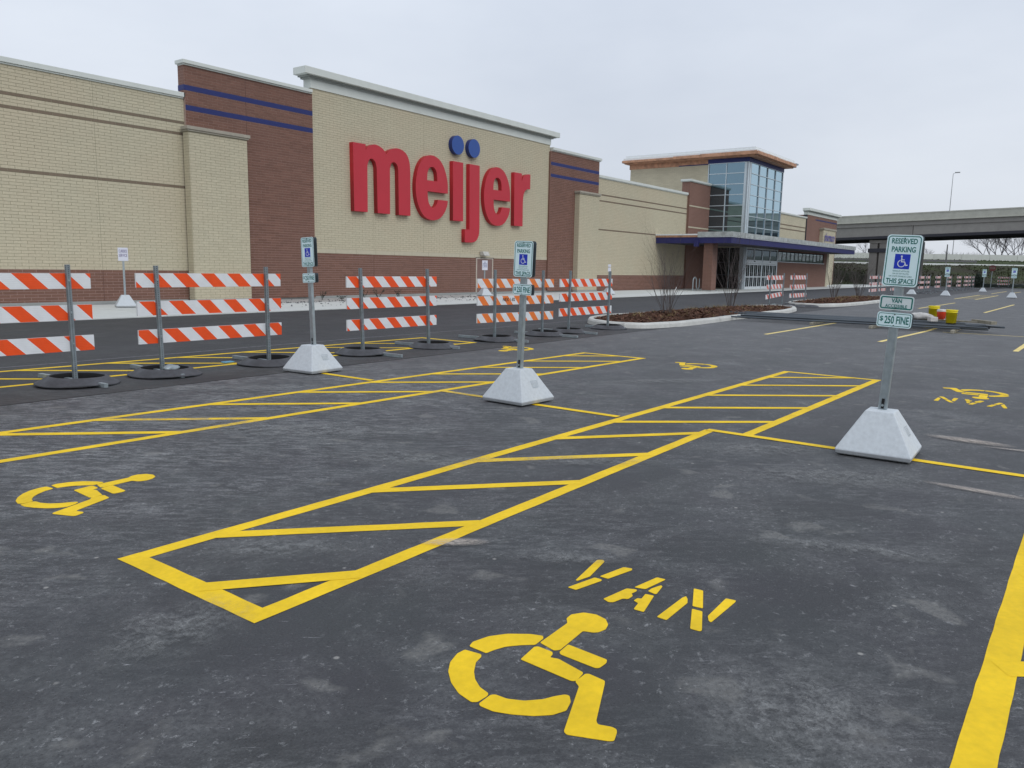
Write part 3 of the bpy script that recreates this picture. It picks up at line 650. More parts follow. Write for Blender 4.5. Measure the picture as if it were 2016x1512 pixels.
S(MB().box(16.46, 16.56, YM-.06, YM+.1, .2, .25), 'hose_bib', M['galv'])
# brown bay left of tower, entrance tower
S(MB().box(60.3, 64.4, 27.3, 28.0, 0, 8.62), 'tower_side_bay', M['fbrown']); coping(60.3, 64.4, 27.3, 8.62, 8.82, .12, .14, 0, .8)
for z in (4.98, 6.68): S(MB().box(60.3, 64.39, 27.285, 27.3, z, z+.10), 'cream_band', M['fcream'])
S(MB().box(64.5, 73.0, 24.35, 35.0, 0, 10.4), 'tower_core', M['fcream'])
S(MB().box(64.395, 64.5, 27.6, 35.0, 7.0, 10.45), 'tower_side_wall', M['fcream'])
TX0, TX1, TY = 64.4, 73.1, 24.1
# blue head band, plywood roof layers
S(MB().box(TX0-.06, TX1+.03, TY-.06, 27.62, 10.47, 10.82), 'head_band', M['blue'])
S(MB().box(TX0-.03, TX0+.3, 27.62, 35.1, 10.40, 10.82), 'exposed_sheathing', M['wood']); S(MB().box(TX0-.05, TX0-.035, 27.62, 30.3, 10.40, 10.47), 'head_band', M['blue'])
def roofslab(x0, x1, y0, y1, z0, z1, name, mat): return S(MB().box(x0, x1, y0, y1, z0, z1), name, M[mat])
roofslab(63.75, 73.5, 23.35, 35.3, 10.82, 10.91, 'roof_soffit', 'wood'); roofslab(63.55, 73.7, 23.15, 35.45, 10.91, 11.10, 'roof_fascia', 'wood')
for i in range(5):                                                    # plywood sheets, each its own board
    y = 23.16+i*2.44; S(MB().box(63.50, 63.545, y, min(y+2.42, 35.4), 10.92, 11.19-.035*(i > 1)-.05*(i > 2)), 'plywood_board', M['wood'])
for i in range(4):
    x = 63.58+i*2.5; S(MB().box(x, x+2.48, 23.10, 23.145, 10.92, 11.17+.02*(i % 2)), 'plywood_board', M['wood'])
roofslab(63.62, 73.62, 23.22, 35.35, 11.10, 11.30, 'roof_membrane', 'membrane'); roofslab(63.8, 73.8, 23.4, 35.2, 11.30, 11.52, 'roof_edge_rail', 'membrane')
S(MB().box(73.55, 74.2, 23.12, 23.5, 11.16, 11.28), 'roof_outrigger', M['grey_alu'])
ZR = [4.36, 5.24, 6.11, 6.98, 7.85, 8.72, 9.60, 10.45]
# left glazed face: two columns of panes
ys = [24.42, 25.98, 27.52]
for i in range(2):
    for j in range(7):
        S(MB().box(TX0+.03, TX0+.055, ys[i]+.04, ys[i+1]-.04, ZR[j]+.03, ZR[j+1]-.03), 'tower_pane', M['glass_side'])
S(MB().box(TX0+.06, TX0+.1, TY+.2, 27.5, 4.2, 10.4), 'tower_backing', M['soffit'])
for j in range(8): S(MB().box(TX0-.03, TX0+.06, 24.30, 27.55, ZR[j]-.03, ZR[j]+.03), 'mullion', M['alu'])
for y in (25.98, 27.55): S(MB().box(TX0-.035, TX0+.065, y-.035, y+.035, 4.2, 10.46), 'mullion', M['alu'])
# corner post
S(MB().box(TX0-.04, TX0+.55, TY-.04, TY+.34, 4.0, 10.46), 'corner_post', M['alu'], bevel=.02); S(MB().box(TX0-.055, TX0+.1, TY+.02, TY+.12, 4.0, 10.46).box(TX0+.15, TX0+.22, TY-.055, TY+.1, 4.0, 10.46), 'corner_trim', M['grey_alu'])
xs_ = [64.98, 67.0, 69.0, 71.05, 73.02]
for i in range(4):
    for j in range(7):
        S(MB().box(xs_[i]+.04, xs_[i+1]-.04, TY+.03, TY+.055, ZR[j]+.025, ZR[j+1]-.025), 'tower_pane', M['glass_front'])
S(MB().box(64.6, TX1, TY+.06, TY+.1, 4.2, 10.4), 'tower_backing', M['soffit'])
for j in range(8): S(MB().box(64.9, TX1, TY-.03, TY+.06, ZR[j]-.025, ZR[j]+.025), 'mullion', M['alu'])
for x in xs_: S(MB().box(x-.05, x+.05, TY-.036, TY+.065, 4.2, 10.46), 'mullion', M['grey_alu'])
# ------ canopy
S(MB().box(55.05, 90.2, 21.57, 23.9, 3.57, 3.60).box(55.05, 64.3, 23.9, 27.4, 3.57, 3.60).box(73.2, 90.2, 23.9, 24.05, 3.57, 3.6), 'canopy_soffit', M['soffit'])
S(MB().box(55.08, 90.1, 21.60, 24.0, 3.60, 4.28).box(55.1, 64.35, 24.0, 27.45, 3.60, 4.0), 'canopy_deck', M['tin'])
S(MB().box(55.0, 55.055, 21.52, 27.48, 3.54, 3.97).box(55.055, 90.25, 21.52, 21.57, 3.54, 3.97).box(90.2, 90.25, 21.57, 24.05, 3.54, 3.97), 'canopy_fascia', M['fascia'])
S(MB().box(54.93, 55.06, 21.44, 24.1, 4.02, 4.36).box(55.06, 90.35, 21.44, 21.58, 4.02, 4.36), 'canopy_flashing', M['tin']); S(MB().box(54.95, 55.055, 21.46, 24.1, 3.975, 4.015).box(55.055, 90.3, 21.46, 21.55, 3.975, 4.015), 'canopy_drip_edge', M['white_alu'])
S(MB().box(54.97, 55.10, 24.12, 27.5, 3.98, 4.12), 'canopy_plywood', M['wood']); S(MB().box(54.92, 55.6, 24.12, 27.5, 4.12, 4.22), 'canopy_membrane', M['membrane'])
S(MB().box(54.9, 55.06, 24.0, 24.35, 3.30, 3.75), 'fascia_bracket', M['fascia'])
# brick column under canopy
S(MB().box(55.4, 56.3, 23.05, 23.75, .05, 3.57), 'entrance_column', M['fbrown']); S(MB().box(55.3, 56.4, 22.95, 23.85, -.02, .12), 'column_base', M['found'])
# side shopfront under tower (facing left) and doors (facing front)
S(MB().box(TX0+.12, TX0+.2, 24.2, 27.3, 0, 3.55), 'shopfront_backing', M['soffit'])
for (y0, y1) in ((24.45, 25.3), (25.34, 26.35), (26.39, 27.28)):
    for (z0, z1) in ((.12, 1.2), (1.24, 2.25), (2.29, 3.1), (3.14, 3.5)):
        S(MB().box(TX0+.07, TX0+.09, y0, y1, z0, z1), 'shopfront_pane', M['glass_dark'])
for y in (25.32, 26.37): S(MB().box(TX0+.02, TX0+.1, y-.025, y+.025, .05, 3.52), 'mullion', M['soffit'] if y > 26 else M['grey_alu'])
for z in (.08, 1.22, 2.27, 3.12): S(MB().box(TX0+.025, TX0+.1, 24.4, 27.29, z-.02, z+.02), 'mullion', M['soffit'])
S(MB().box(TX0-.02, 64.95, TY-.02, 24.42, .0, 3.56), 'shopfront_corner', M['grey_alu'])
S(MB().box(65.0, 73.1, TY+.15, TY+.25, 0, 3.55), 'shopfront_backing', M['soffit'])
for x in (65.02, 69.0, 73.0): S(MB().box(x-.07, x+.07, TY-.03, TY+.1, .0, 3.56), 'door_jamb', M['alu'])
for x0, x1 in ((65.1, 68.92), (69.08, 72.92)):
    dd = S(MB().box(x0, x1, TY-.05, TY+.06, 2.22, 2.52).box(x0, x1, TY-.045, TY+.055, 3.42, 3.54).box((x0+x1)/2-.05, (x0+x1)/2+.05, TY-.03, TY+.05, 2.52, 3.42), 'door_header', M['white_alu'])
    MB().box((x0+x1)/2-.1, (x0+x1)/2+.1, TY-.09, TY-.052, 2.36, 2.44).build('door_sensor', M['black'], dd)
    for k in range(2): S(MB().box(x0+.02+k*1.95, x0+1.85+k*1.95, TY+.02, TY+.04, 2.54, 3.4), 'transom_pane', M['glass_dark'])
    wd = (x1-x0)/4
    for k in range(4):
        a, c = x0+k*wd+.01, x0+(k+1)*wd-.01
        dl = S(MB().box(a, a+.065, TY-.02, TY+.03, .02, 2.2).box(c-.065, c, TY-.02, TY+.03, .02, 2.2).box(a+.06, c-.06, TY-.02, TY+.03, .02, .26).box(a+.06, c-.06, TY-.02, TY+.03, 1.04, 1.12).box(a+.06, c-.06, TY-.02, TY+.03, 2.1, 2.2)
            .box((a+c)/2-.015, (a+c)/2+.015, TY-.02, TY+.03, .26, 2.1), 'door', M['white_alu'])
        MB().box(a+.06, c-.06, TY, TY+.012, .27, 2.09).build('door_pane', M['glass_dark'], dl)
# right wing under canopy with ribbon window
S(MB().box(73.14, 89.3, TY, TY+.4, 0, 2.48).box(73.14, 73.25, TY, TY+.4, 2.48, 3.45).box(88.2, 89.3, TY, TY+.4, 2.48, 3.45).box(73.14, 89.3, TY, TY+.4, 3.45, 4.2), 'wing_wall', M['fbrown'])
S(MB().box(89.3, 90.1, TY-.02, TY+.5, 0, 3.57), 'end_pier', M['fcream']); S(MB().box(73.2, 88.2, TY+.3, TY+.35, 2.48, 3.45), 'window_backing', M['soffit'])
S(MB().box(73.2, 88.3, TY-.06, TY+.02, 2.44, 2.5), 'window_sill', M['alu'])
for i in range(12):
    x0 = 73.32+i*1.24; w_ = S(MB().box(x0, x0+1.22, TY+.06, TY+.1, 2.5, 2.56).box(x0, x0+1.22, TY+.06, TY+.1, 3.36, 3.42).box(x0, x0+.07, TY+.06, TY+.1, 2.56, 3.36).box(x0+1.15, x0+1.22, TY+.06, TY+.1, 2.56, 3.36), 'window', M['soffit'])
    MB().box(x0+.07, x0+1.15, TY+.075, TY+.085, 2.56, 3.36).build('pane', M['posterglass'], w_)
    MB().box(x0+.2, x0+.95, TY+.068, TY+.074, 2.66+.1*(i % 3), 3.3-.08*(i % 2)).build('window_film', M['panel_grey'], w_)
# wall right of tower and pharmacy bay
S(MB().box(73.1, 92.3, YM, YM+.4, 3.9, 7.55), 'wall', M['fcream']); coping(73.15, 92.35, YM, 7.55, 7.75, .12, 0, .05)
for z in (6.45, 6.02): S(MB().box(73.12, 92.28, YM-.012, YM, z, z+.12), 'trim_band', M['trim'])
S(MB().box(92.4, 104.8, 27.38, 31, 0, 8.02), 'pharmacy_bay', M['fbrown']); S(MB().box(92.3, 92.42, 27.39, 27.8, 3.9, 8.0), 'joint_return', M['soffit'])
cornice(92.4, 104.8, 27.38, 8.02, 8.74, .5, .36, .32)
S(MB().box(95.6, 104.78, 27.366, 27.38, 7.55, 7.68), 'blue_band', M['blue'])
S(MB().box(97.6, 102.9, 26.95, 27.38, 0, 6.6), 'pharmacy_pilaster', M['fcream']); S(MB().box(97.45, 103.05, 26.85, 27.38, 6.6, 6.8), 'pilaster_cap', M['capstone'])

# ------------------------------------------------------------ store sign letters
sign = empty('store_sign', (31, 27.5, 3.9)); tag(sign, 'big red lower-case lettering with two blue dots on the cream wall', 'sign')
LY, LD = 27.34, .16
def letter(name, outlines, mats, parent=sign, Y0=27.49, Y1=27.25, off=(31, 27.5, 3.9)):
    me = curve_mesh(outlines, 1.0); n = len(me.vertices); a = np.empty(n*3); me.vertices.foreach_get('co', a); a = a.reshape(-1, 3)
    zz = a[:, 2].copy(); a = np.stack([a[:, 0]-off[0], np.where(zz > 0, Y1, Y0)-off[1], a[:, 1]-off[2]], 1)
    me.vertices.foreach_set('co', a.ravel()); me.materials.append(mats[0]); me.materials.append(mats[1]); me.update()
    for p in me.polygons: p.material_index = 0 if abs(p.normal.y) > .5 else 1
    return link(name, me, parent)
redm = [M['red'], M['red_side']]
mo = path([[(24.46,6.94),(25.22,6.94)],[(25.22,6.66),(25.34,6.84),(25.75,7.0),(26.15,6.93),(26.40,6.78),(26.50,6.64)],[(26.50,6.64),(26.68,6.84),(27.1,7.0),(27.5,6.98),(27.85,6.80),(28.04,6.45),(28.09,6.0)],[(28.10,3.94),(27.31,3.94)],
    [(27.28,5.98),(27.22,6.22),(27.03,6.35),(26.83,6.28),(26.73,6.0)],[(26.73,3.94),(25.93,3.94)],[(25.89,5.98),(25.79,6.24),(25.6,6.35),(25.42,6.27),(25.31,6.0)],[(25.31,3.94),(24.50,3.94)]])
letter('letter', [mo], redm)
def e_out(d):
    o = path([[(30.83,5.22),(30.80,5.80),(30.58,6.40),(30.2,6.82),(29.65,6.98),(29.1,6.83),(28.71,6.40),(28.52,5.85),(28.47,5.38),(28.53,4.85),(28.74,4.35),(29.1,3.97),(29.65,3.82),(30.2,3.93),(30.58,4.25),(30.78,4.6),(30.83,4.86)],
        [(30.83,4.86),(30.08,4.86)],[(30.08,4.86),(29.97,4.60),(29.70,4.42),(29.44,4.60),(29.34,4.90),(29.32,5.22)]])
    h = path([[(29.28,5.75),(29.31,6.1),(29.43,6.34),(29.65,6.43),(29.88,6.34),(30.0,6.1),(30.03,5.75)]])
    return [[(x+d, y) for x, y in o], [(x+d, y) for x, y in h]]
letter('letter', e_out(0), redm)
letter('letter', [[(31.21,6.89),(32.02,6.89),(32.06,3.90),(31.25,3.90)]], redm)
letter('letter', [path([[(32.54,6.89),(33.38,6.89)],[(33.42,3.65),(33.38,3.25),(33.2,2.97),(32.95,2.85),(32.7,2.82)],[(32.7,2.82),(32.20,2.82)],[(32.20,3.50),(32.58,3.50)]])], redm)
letter('letter', e_out(5.31), redm)
letter('letter', [path([[(36.50,6.88),(37.22,6.88)],[(37.22,6.42),(37.34,6.66),(37.56,6.82),(37.86,6.90),(38.06,6.90)],[(38.06,6.90),(38.06,6.06)],[(37.80,6.06),(37.55,5.92),(37.42,5.68),(37.37,5.3)],[(37.38,3.91),(36.55,3.91)]])], redm)
for x in (31.60, 32.92): letter('letter_dot', [circle(x, 7.73, .475, 40)], [M['dot'], M['dot_side']])
tag(sign, None)
ph = empty('pharmacy_sign', (100.2, 26.95, 5.3)); tag(ph, 'small dark blue pharmacy lettering on the far cream pilaster', 'sign')
for i, ch in enumerate('pharmacy'):
    hh = {'p': .95, 'h': 1.0, 'y': .95}.get(ch, .68); zc = {'p': -.14, 'h': .16, 'y': -.14}.get(ch, 0)
    a, fs = text_pts(ch, .42 if ch != 'm' else .58, hh, .03); dx = -1.95+i*.55+(.08 if i > 4 else 0)
    mb = MB(); mb.add([(x+dx, -.10, y+zc+.32) for x, y, z in a], fs); mb.build('letter', M['letter_blue'], ph)
paint_small = None

# ------------------------------------------------------------ bike rack
bk = MB(); pts = []
for i in range(37):
    t = i/36
    if t < .33: a = math.pi*(t/.33); pts.append((.30-.30*math.cos(a)-.30, .72+.30*math.sin(a)))
    elif t < .66: a = math.pi*((t-.33)/.33); pts.append((.60+.28-.28*math.cos(a)-.30, .45-.28*math.sin(a)))
    else: pts.append((1.16-.30, .45+(t-.66)*1.4))
pts = [(-.30, 0)]+pts
for p, q in zip(pts[:-1], pts[1:]): bk.tube((p[0], 0, p[1]), (q[0], 0, q[1]), .04, n=8)
bk.build('bike_rack', M['galv']).location = (54.75, 24.05, .03)
tag(bpy.data.objects['bike_rack'], 'grey wavy tube bicycle rack beside the entrance column', 'bike rack')

# ============================================================ BARRICADES
def clip(poly, f):
    o = []
    for i in range(len(poly)):
        a, c = poly[i-1], poly[i]; fa, fc = f(a), f(c)
        if (fa >= 0) != (fc >= 0):
            t = fa/(fa-fc); o.append((a[0]+(c[0]-a[0])*t, a[1]+(c[1]-a[1])*t))
        if fc >= 0: o.append(c)
    return o
def rail(L, h, phase, orange, parent, x, z, y=.0, th=.028, per=.43, name='rail'):
    b = MB(); s = -h+phase-per; k = 0
    while s < L:
        for a, c, mi in ((s, s+per/2, 0), (s+per/2, s+per, 1)):
            p = clip(clip([(0,0),(L,0),(L,h),(0,h)], lambda q: q[0]+q[1]-h-a), lambda q: c-(q[0]+q[1]-h))
            if len(p) > 2:
                b.add([(u, 0, v) for u, v in p], [tuple(range(len(p)))], mi)
                b.add([(u, th, v) for u, v in p], [tuple(range(len(p)))[::-1]], mi)
        s += per
    b.add([(0,0,0),(0,th,0),(0,th,h),(0,0,h)], [(0,3,2,1)], 1).add([(L,0,0),(L,th,0),(L,th,h),(L,0,h)], [(0,1,2,3)], 1)
    b.add([(0,0,h),(L,0,h),(L,th,h),(0,th,h)], [(0,1,2,3)], 1).add([(0,0,0),(L,0,0),(L,th,0),(0,th,0)], [(0,3,2,1)], 1)
    o = b.build(name, [orange, M['white_sh']], parent); o.location = (x, y, z); return o
def ring(parent, x, y, seed, r=.49, n=40):
    rr = random.Random(seed); a1, a2, p1, p2 = rr.uniform(.004, .03), rr.uniform(.0, .02), rr.uniform(0, 6.28), rr.uniform(0, 6.28)
    lift = rr.uniform(0, .02)
    def warp(q, z, t):
        e = (q-.30)/.2
        return q*(1+a2*math.sin(2*t+p2)), max(.004, z+a1*e*max(0, math.sin(2*t+p1))+lift*.5*(1+math.sin(t+p1)))
    prof = [(r*.66, .006), (r*.645, .06), (r*.64, .096), (r*.65, .104), (r*.68, .102), (r*.76, .078), (r*.87, .046), (r*.96, .024), (r, .016), (r*.99, .004)]
    o = MB().lathe(prof, n, warp=warp).build('rubber_ring', M['rubber'], parent, smooth=True); o.location = (x, y, 0)
    o.data.materials.append(M['hole_shade'])
    for i, p in enumerate(o.data.polygons):
        if i % 9 < 2: p.material_index = 1  # inner wall of the ring darkened, shade of the hole put into the colour
    return o
GRP = 'striped road barricades along the dark asphalt strip'
def barricade(label, x0, L, Y, tops, posts, orange, phases, hgt=1.5, skid=((.95, .6),), tilt=None, text=None, detail=True, cover=True):
    t = empty('barricade', (x0, Y, 0)); tag(t, label, 'barricade', GRP)
    for i, (z, ph_) in enumerate(zip(tops, phases)):
        o = rail(L, .195, ph_, orange, t, 0, z-.195, .03)
        if tilt: o.rotation_euler.y = tilt[i]
        if text and i == 1:
            a, fs = text_pts(text, .95, .075, .02); mb = MB(); mb.add([(p[0]+1.35, -.002, p[1]+.115) for p in a], fs); mb.build('stencil_text', M['black'], o)
    for k, (px, lean) in enumerate(posts):
        p = MB().box(-.024, .024, -.024, .024, 0, hgt).build('post', M['perf'], t); p.location = (px-x0, 0, .02); p.rotation_euler = (0, lean, 0)
        for z in tops: 
            mb = MB().tube((0, -.03, z-.11), (0, -.024, z-.11), .012, n=8); bo = mb.build('bolt', M['galv'], p)
        s0, s1 = skid[k % len(skid)]
        sk = MB().box(-.026, .026, -s1, s0, .004, .056).build('skid_foot', M['galv'], t); sk.location = (px-x0+.03, 0, 0); sk.rotation_euler.z = random.uniform(-.05, .12)
        if cover:
            ring(t, px-x0+random.uniform(-.06, .08), random.uniform(-.08, .0), int(px*100))
            MB().lathe([(.005, .006), (.31, .006)], 20).build('ring_shadow_base', M['hole_shade'], t).location = (px-x0, 0, .0)  # black disc laid in the ring as painted shade of its hole
    return t
barricade('leftmost orange and white barricade, cut by the left picture edge', 2.70, 2.20, 10.45, (1.41, 1.01, .615), ((3.05, 0), (4.62, -.006)), M['orange'], (.18, .05, .30), skid=((.9, .62), (.9, .62)))
barricade('bright orange barricade between leftmost barricade and left reserved parking sign', 5.50, 2.35, 10.45, (1.415, 1.03, .64), ((5.80, -.02), (7.57, -.008)), M['orange'], (.30, .22, .12), skid=((1.0, .5), (.95, .45)))
barricade('orange barricade in front of the brown wall right of the left reserved sign', 9.23, 2.31, 10.45, (1.375, 1.0, .62), ((9.56, -.03), (11.28, -.03)), M['orange'], (.20, .29, .28), skid=((.6, .9), (.85, .7)))
barricade('faded orange barricade with black stencilled middle rail behind the centre sign', 12.82, 2.88, 10.45, (1.33, .96, .59), ((13.38, -.005), (15.20, 0)), M['orange2'], (.33, .18, .33), text='NEX 1-82      8-2000', skid=((1.0, .85), (.8, .95)), tilt=(.004, .008, .012))
barricade('red-orange barricade beside the kerb at the left tip of the near island', 15.98, 2.54, 10.45, (1.32, .965, .605), ((16.35, .02), (18.29, .03)), M['orange'], (.22, .25, .16), skid=((.9, .8), (.7, .5)))
barricade('pinkish barricade with tilted lowest rail between the two planted islands', 34.40, 2.35, 11.7, (1.41, 1.0, .56), ((34.75, .02), (36.50, .06)), M['orange3'], (.2, .1, .25), tilt=(0, -.01, -.05))
barricade('pinkish barricade at the left tip of the far planted island', 37.70, 2.60, 11.7, (1.42, .98, .56), ((38.0, .03), (40.0, .06)), M['orange3'], (.25, .15, .3))
far_b = [(54.3, 'far barricade behind the second island bush, half hidden by the tall sign'), (57.6, 'far barricade just left of the right sign post'), (60.6, 'far barricade seen between the plates of the right sign'), (71.4, 'far barricade just right of the tall right sign, leftmost of the far pair'), (75.2, 'far barricade just right of the tall right sign, rightmost of the far pair'),
    (80.0, 'far barricade just left of the nearest distant pyramid sign'), (86.5, 'far barricade just right of the first distant reserved sign'), (92.0, 'narrow-looking far barricade alone in the middle of the distant row'), (98.5, 'left one of the three overlapping distant barricades'), (101.6, 'middle one of the three overlapping distant barricades'), (105.0, 'right one of the three overlapping distant barricades')]
protoF = None
for x, lb in far_b:
    if protoF is None:
        protoF = barricade(lb, x, 2.4, 11.85, (1.42, 1.0, .58), ((x+.3, .01), (x+2.1, .02)), M['orange3'], (.2, .1, .3)); c = protoF
    else:
        c = copy_tree(protoF); c.location = (x, 11.85+random.uniform(-.1, .1), 0); c.rotation_euler.z = random.uniform(-.06, .06); c['label'] = lb
c = copy_tree(protoF); c.location = (118.5, 10.6, 0); c.rotation_euler.z = R(-30); c['label'] = 'small distant barricade right of the dark shrub below the stop sign'
c = copy_tree(protoF); c.location = (117.0, 7.2, 0); c.rotation_euler.z = R(-52); c['label'] = 'distant barricade beside the rightmost reserved parking sign'
# fallen dark ballast rings in front of far barricades
fr = MB()
def flat_ring(label, x, y, s=1.0):
    o = MB().lathe([(.3, .004), (.33, .09), (.42, .07), (.5, .01)], 24).build('rubber_ring', M['rubber'], smooth=True); o.location = (x, y, .004); o.scale = (s, s, 1)
    tag(o, label, 'rubber ring', 'loose rubber rings between the islands')
flat_ring('flat black rubber ring lying right of the near island tip', 36.4, 11.1); flat_ring('black rubber ring lying just before the far island tip', 37.0, 10.7, 1.1)
# sand bag and litter
def blob(name, loc, sc, mat, seed=1, n=10, amp=.18):
    rr = random.Random(seed); b = MB(); vs = []; fs = []
    for i in range(n+1):
        ph_ = math.pi*i/n
        for j in range(2*n):
            th = math.pi*j/n; k = 1+amp*math.sin(3*th+seed)*math.sin(2*ph_+seed*1.7)+amp*.6*math.sin(5*th+2*seed+4*ph_)
            vs.append((k*math.sin(ph_)*math.cos(th)*sc[0], k*math.sin(ph_)*math.sin(th)*sc[1], max(-sc[2]*.75, k*math.cos(ph_)*sc[2])))
    for i in range(n):
        for j in range(2*n): fs.append((i*2*n+j, (i+1)*2*n+j, (i+1)*2*n+(j+1) % (2*n), i*2*n+(j+1) % (2*n)))
    o = b.add(vs, fs).build(name, mat, smooth=True); o.location = loc; return o
tag(blob('sand_bag', (5.80, 10.24, .11), (.11, .08, .05), M['galv'], 3), 'small grey rag heaped at the foot of a barricade post', 'rag')
MB().box(-.09, .09, -.06, .06, 0, .02).build('blue_litter', M['litter'], None, bevel=.01).location = (7.18, 10.98, .004)
tag(bpy.data.objects['blue_litter'], 'scrap of light blue litter between two barricades', 'litter')

# ============================================================ RESERVED PARKING SIGNS
def pyramid(parent, top=.115, base=.31, h=.40):
    b = MB(); 
    vs = []
    for s, z in ((base-.012, 0.016), (base, .055), (top, h)):
        vs += [(-s, -s, z), (s, -s, z), (s, s, z), (-s, s, z)]
    fs = [(0,3,2,1), (8,9,10,11)]+[(4*l+i, 4*l+(i+1) % 4, 4*l+4+(i+1) % 4, 4*l+4+i) for l in range(2) for i in range(4)]
    b.add(vs, fs); b.mi = [1 if 2 <= i < 6 or i == 0 else 0 for i in range(len(fs))]
    b.box(-base*.8, base*.8, -base*.8, base*.8, .001, .02, 1)
    o = b.build('concrete_base', [M['precast'], M['precast_rim']], parent, bevel=.022, seg=3)
    return o
def decal(parent, base=.31, top=.115, h=.40):       # small printed label high on the right-hand face
    b = MB(); sl = (base-top)/(h-.055)
    def P(x, z, o=.003): return (x, -(base-(z-.055)*sl)-o, z)
    for x0, x1, z0, z1 in ((.02, .135, .262, .266), (.131, .135, .20, .262), (.02, .024, .195, .262), (.02, .135, .19, .194)):
        b.add([P(x0-.04, z0), P(x1-.04, z0), P(x1-.04, z1), P(x0-.04, z1)], [(0,1,2,3)])
    for k in range(5):
        z = .25-k*.012
        for j in range(4): b.add([P(-.01+j*.024, z-.004), P(.006+j*.024+.004*(k % 2), z-.004), P(.006+j*.024+.004*(k % 2), z), P(-.01+j*.024, z)], [(0,1,2,3)])
    b.build('printed_label', M['galv'], parent)
def plate(name, w, h, mat, parent, loc, rad=.03, th=.003):
    # sign faces -X; local x of the text runs towards -Y, up is Z
    me = MB(); pl = rrect(w, h, rad)
    n = len(pl); me.add([(0, -x, z) for x, z in pl]+[(th, -x, z) for x, z in pl], [tuple(range(n)), tuple(range(n, 2*n))[::-1]]+[(i, n+i, n+(i+1) % n, (i+1) % n) for i in range(n)])
    me.mi = [0]+[1]*(n+1)
    o = me.build(name, [mat, M['alu_back']], parent); o.location = loc; return o
def border(w, h, ins, t, rad, mat, parent, name='border'):
    a = rrect(w-2*ins, h-2*ins, rad-ins*.4); c = rrect(w-2*ins-2*t, h-2*ins-2*t, max(.004, rad-ins*.4-t)); n = len(a)
    return MB().add([(-.0010, -x, z) for x, z in a]+[(-.0010, -x, z) for x, z in c], [(i, (i+1) % n, n+(i+1) % n, n+i) for i in range(n)]).build(name, mat, parent)
def words(s, w, h, zc, parent, mat, yc=0.0, bold=.022, name='lettering'):
    a, fs = text_pts(s, w, h, bold); return MB().add([(-.0012, -(p[0]+yc), p[1]+zc) for p in a], fs).build(name, mat, parent)
def stroke(pts, w):
    o = []
    for p, q in zip(pts[:-1], pts[1:]):
        p = Vector(p); q = Vector(q); d = (q-p).normalized()*w*.3; n = Vector((-d.y, d.x)).normalized()*w/2
        o.append([p-d-n, q+d-n, q+d+n, p-d+n])
    return o
def isa_icon(parent, zc, s):
    sq = MB().add([(-.0012, -x*s, z*s+zc) for x, z in ((-.5, -.52), (.5, -.52), (.5, .52), (-.5, .52))], [(0,1,2,3)]).build('symbol_square', M['isa'], parent)
    b = MB(); off = [.0022]
    def put(poly):
        off[0] += .00003; b.add([(-off[0], -x*s, y*s+zc) for x, y in poly], [tuple(range(len(poly)))])
    put(circle(-.06, .36, .065, 14))
    for q in stroke([(-.05, .27), (-.04, -.02), (.16, -.02), (.27, -.27), (.36, -.24)], .07): put([(v[0], v[1]) for v in q])
    for q in stroke([(-.04, .12), (.14, .12)], .06): put([(v[0], v[1]) for v in q])
    arc = [(-.03+.235*math.cos(a), -.14+.235*math.sin(a)) for a in np.linspace(R(115), R(355), 16)]
    for q in stroke(arc, .06): put([(v[0], v[1]) for v in q])
    b.build('wheelchair_symbol', M['isa_white'], sq)
def channel(parent, h, w=.062, x=0.045, name='post', z0=.38):
    b = MB(); b.box(x-.004, x, -w/2+.012, w/2-.012, z0, h).box(x, x+.028, -w/2+.010, -w/2+.014, z0, h).box(x, x+.028, w/2-.014, w/2-.010, z0, h).box(x+.028, x+.031, -w/2-.004, -w/2+.014, z0, h).box(x+.028, x+.031, w/2-.014, w/2+.004, z0, h)
    return b.build(name, M['galv'], parent)
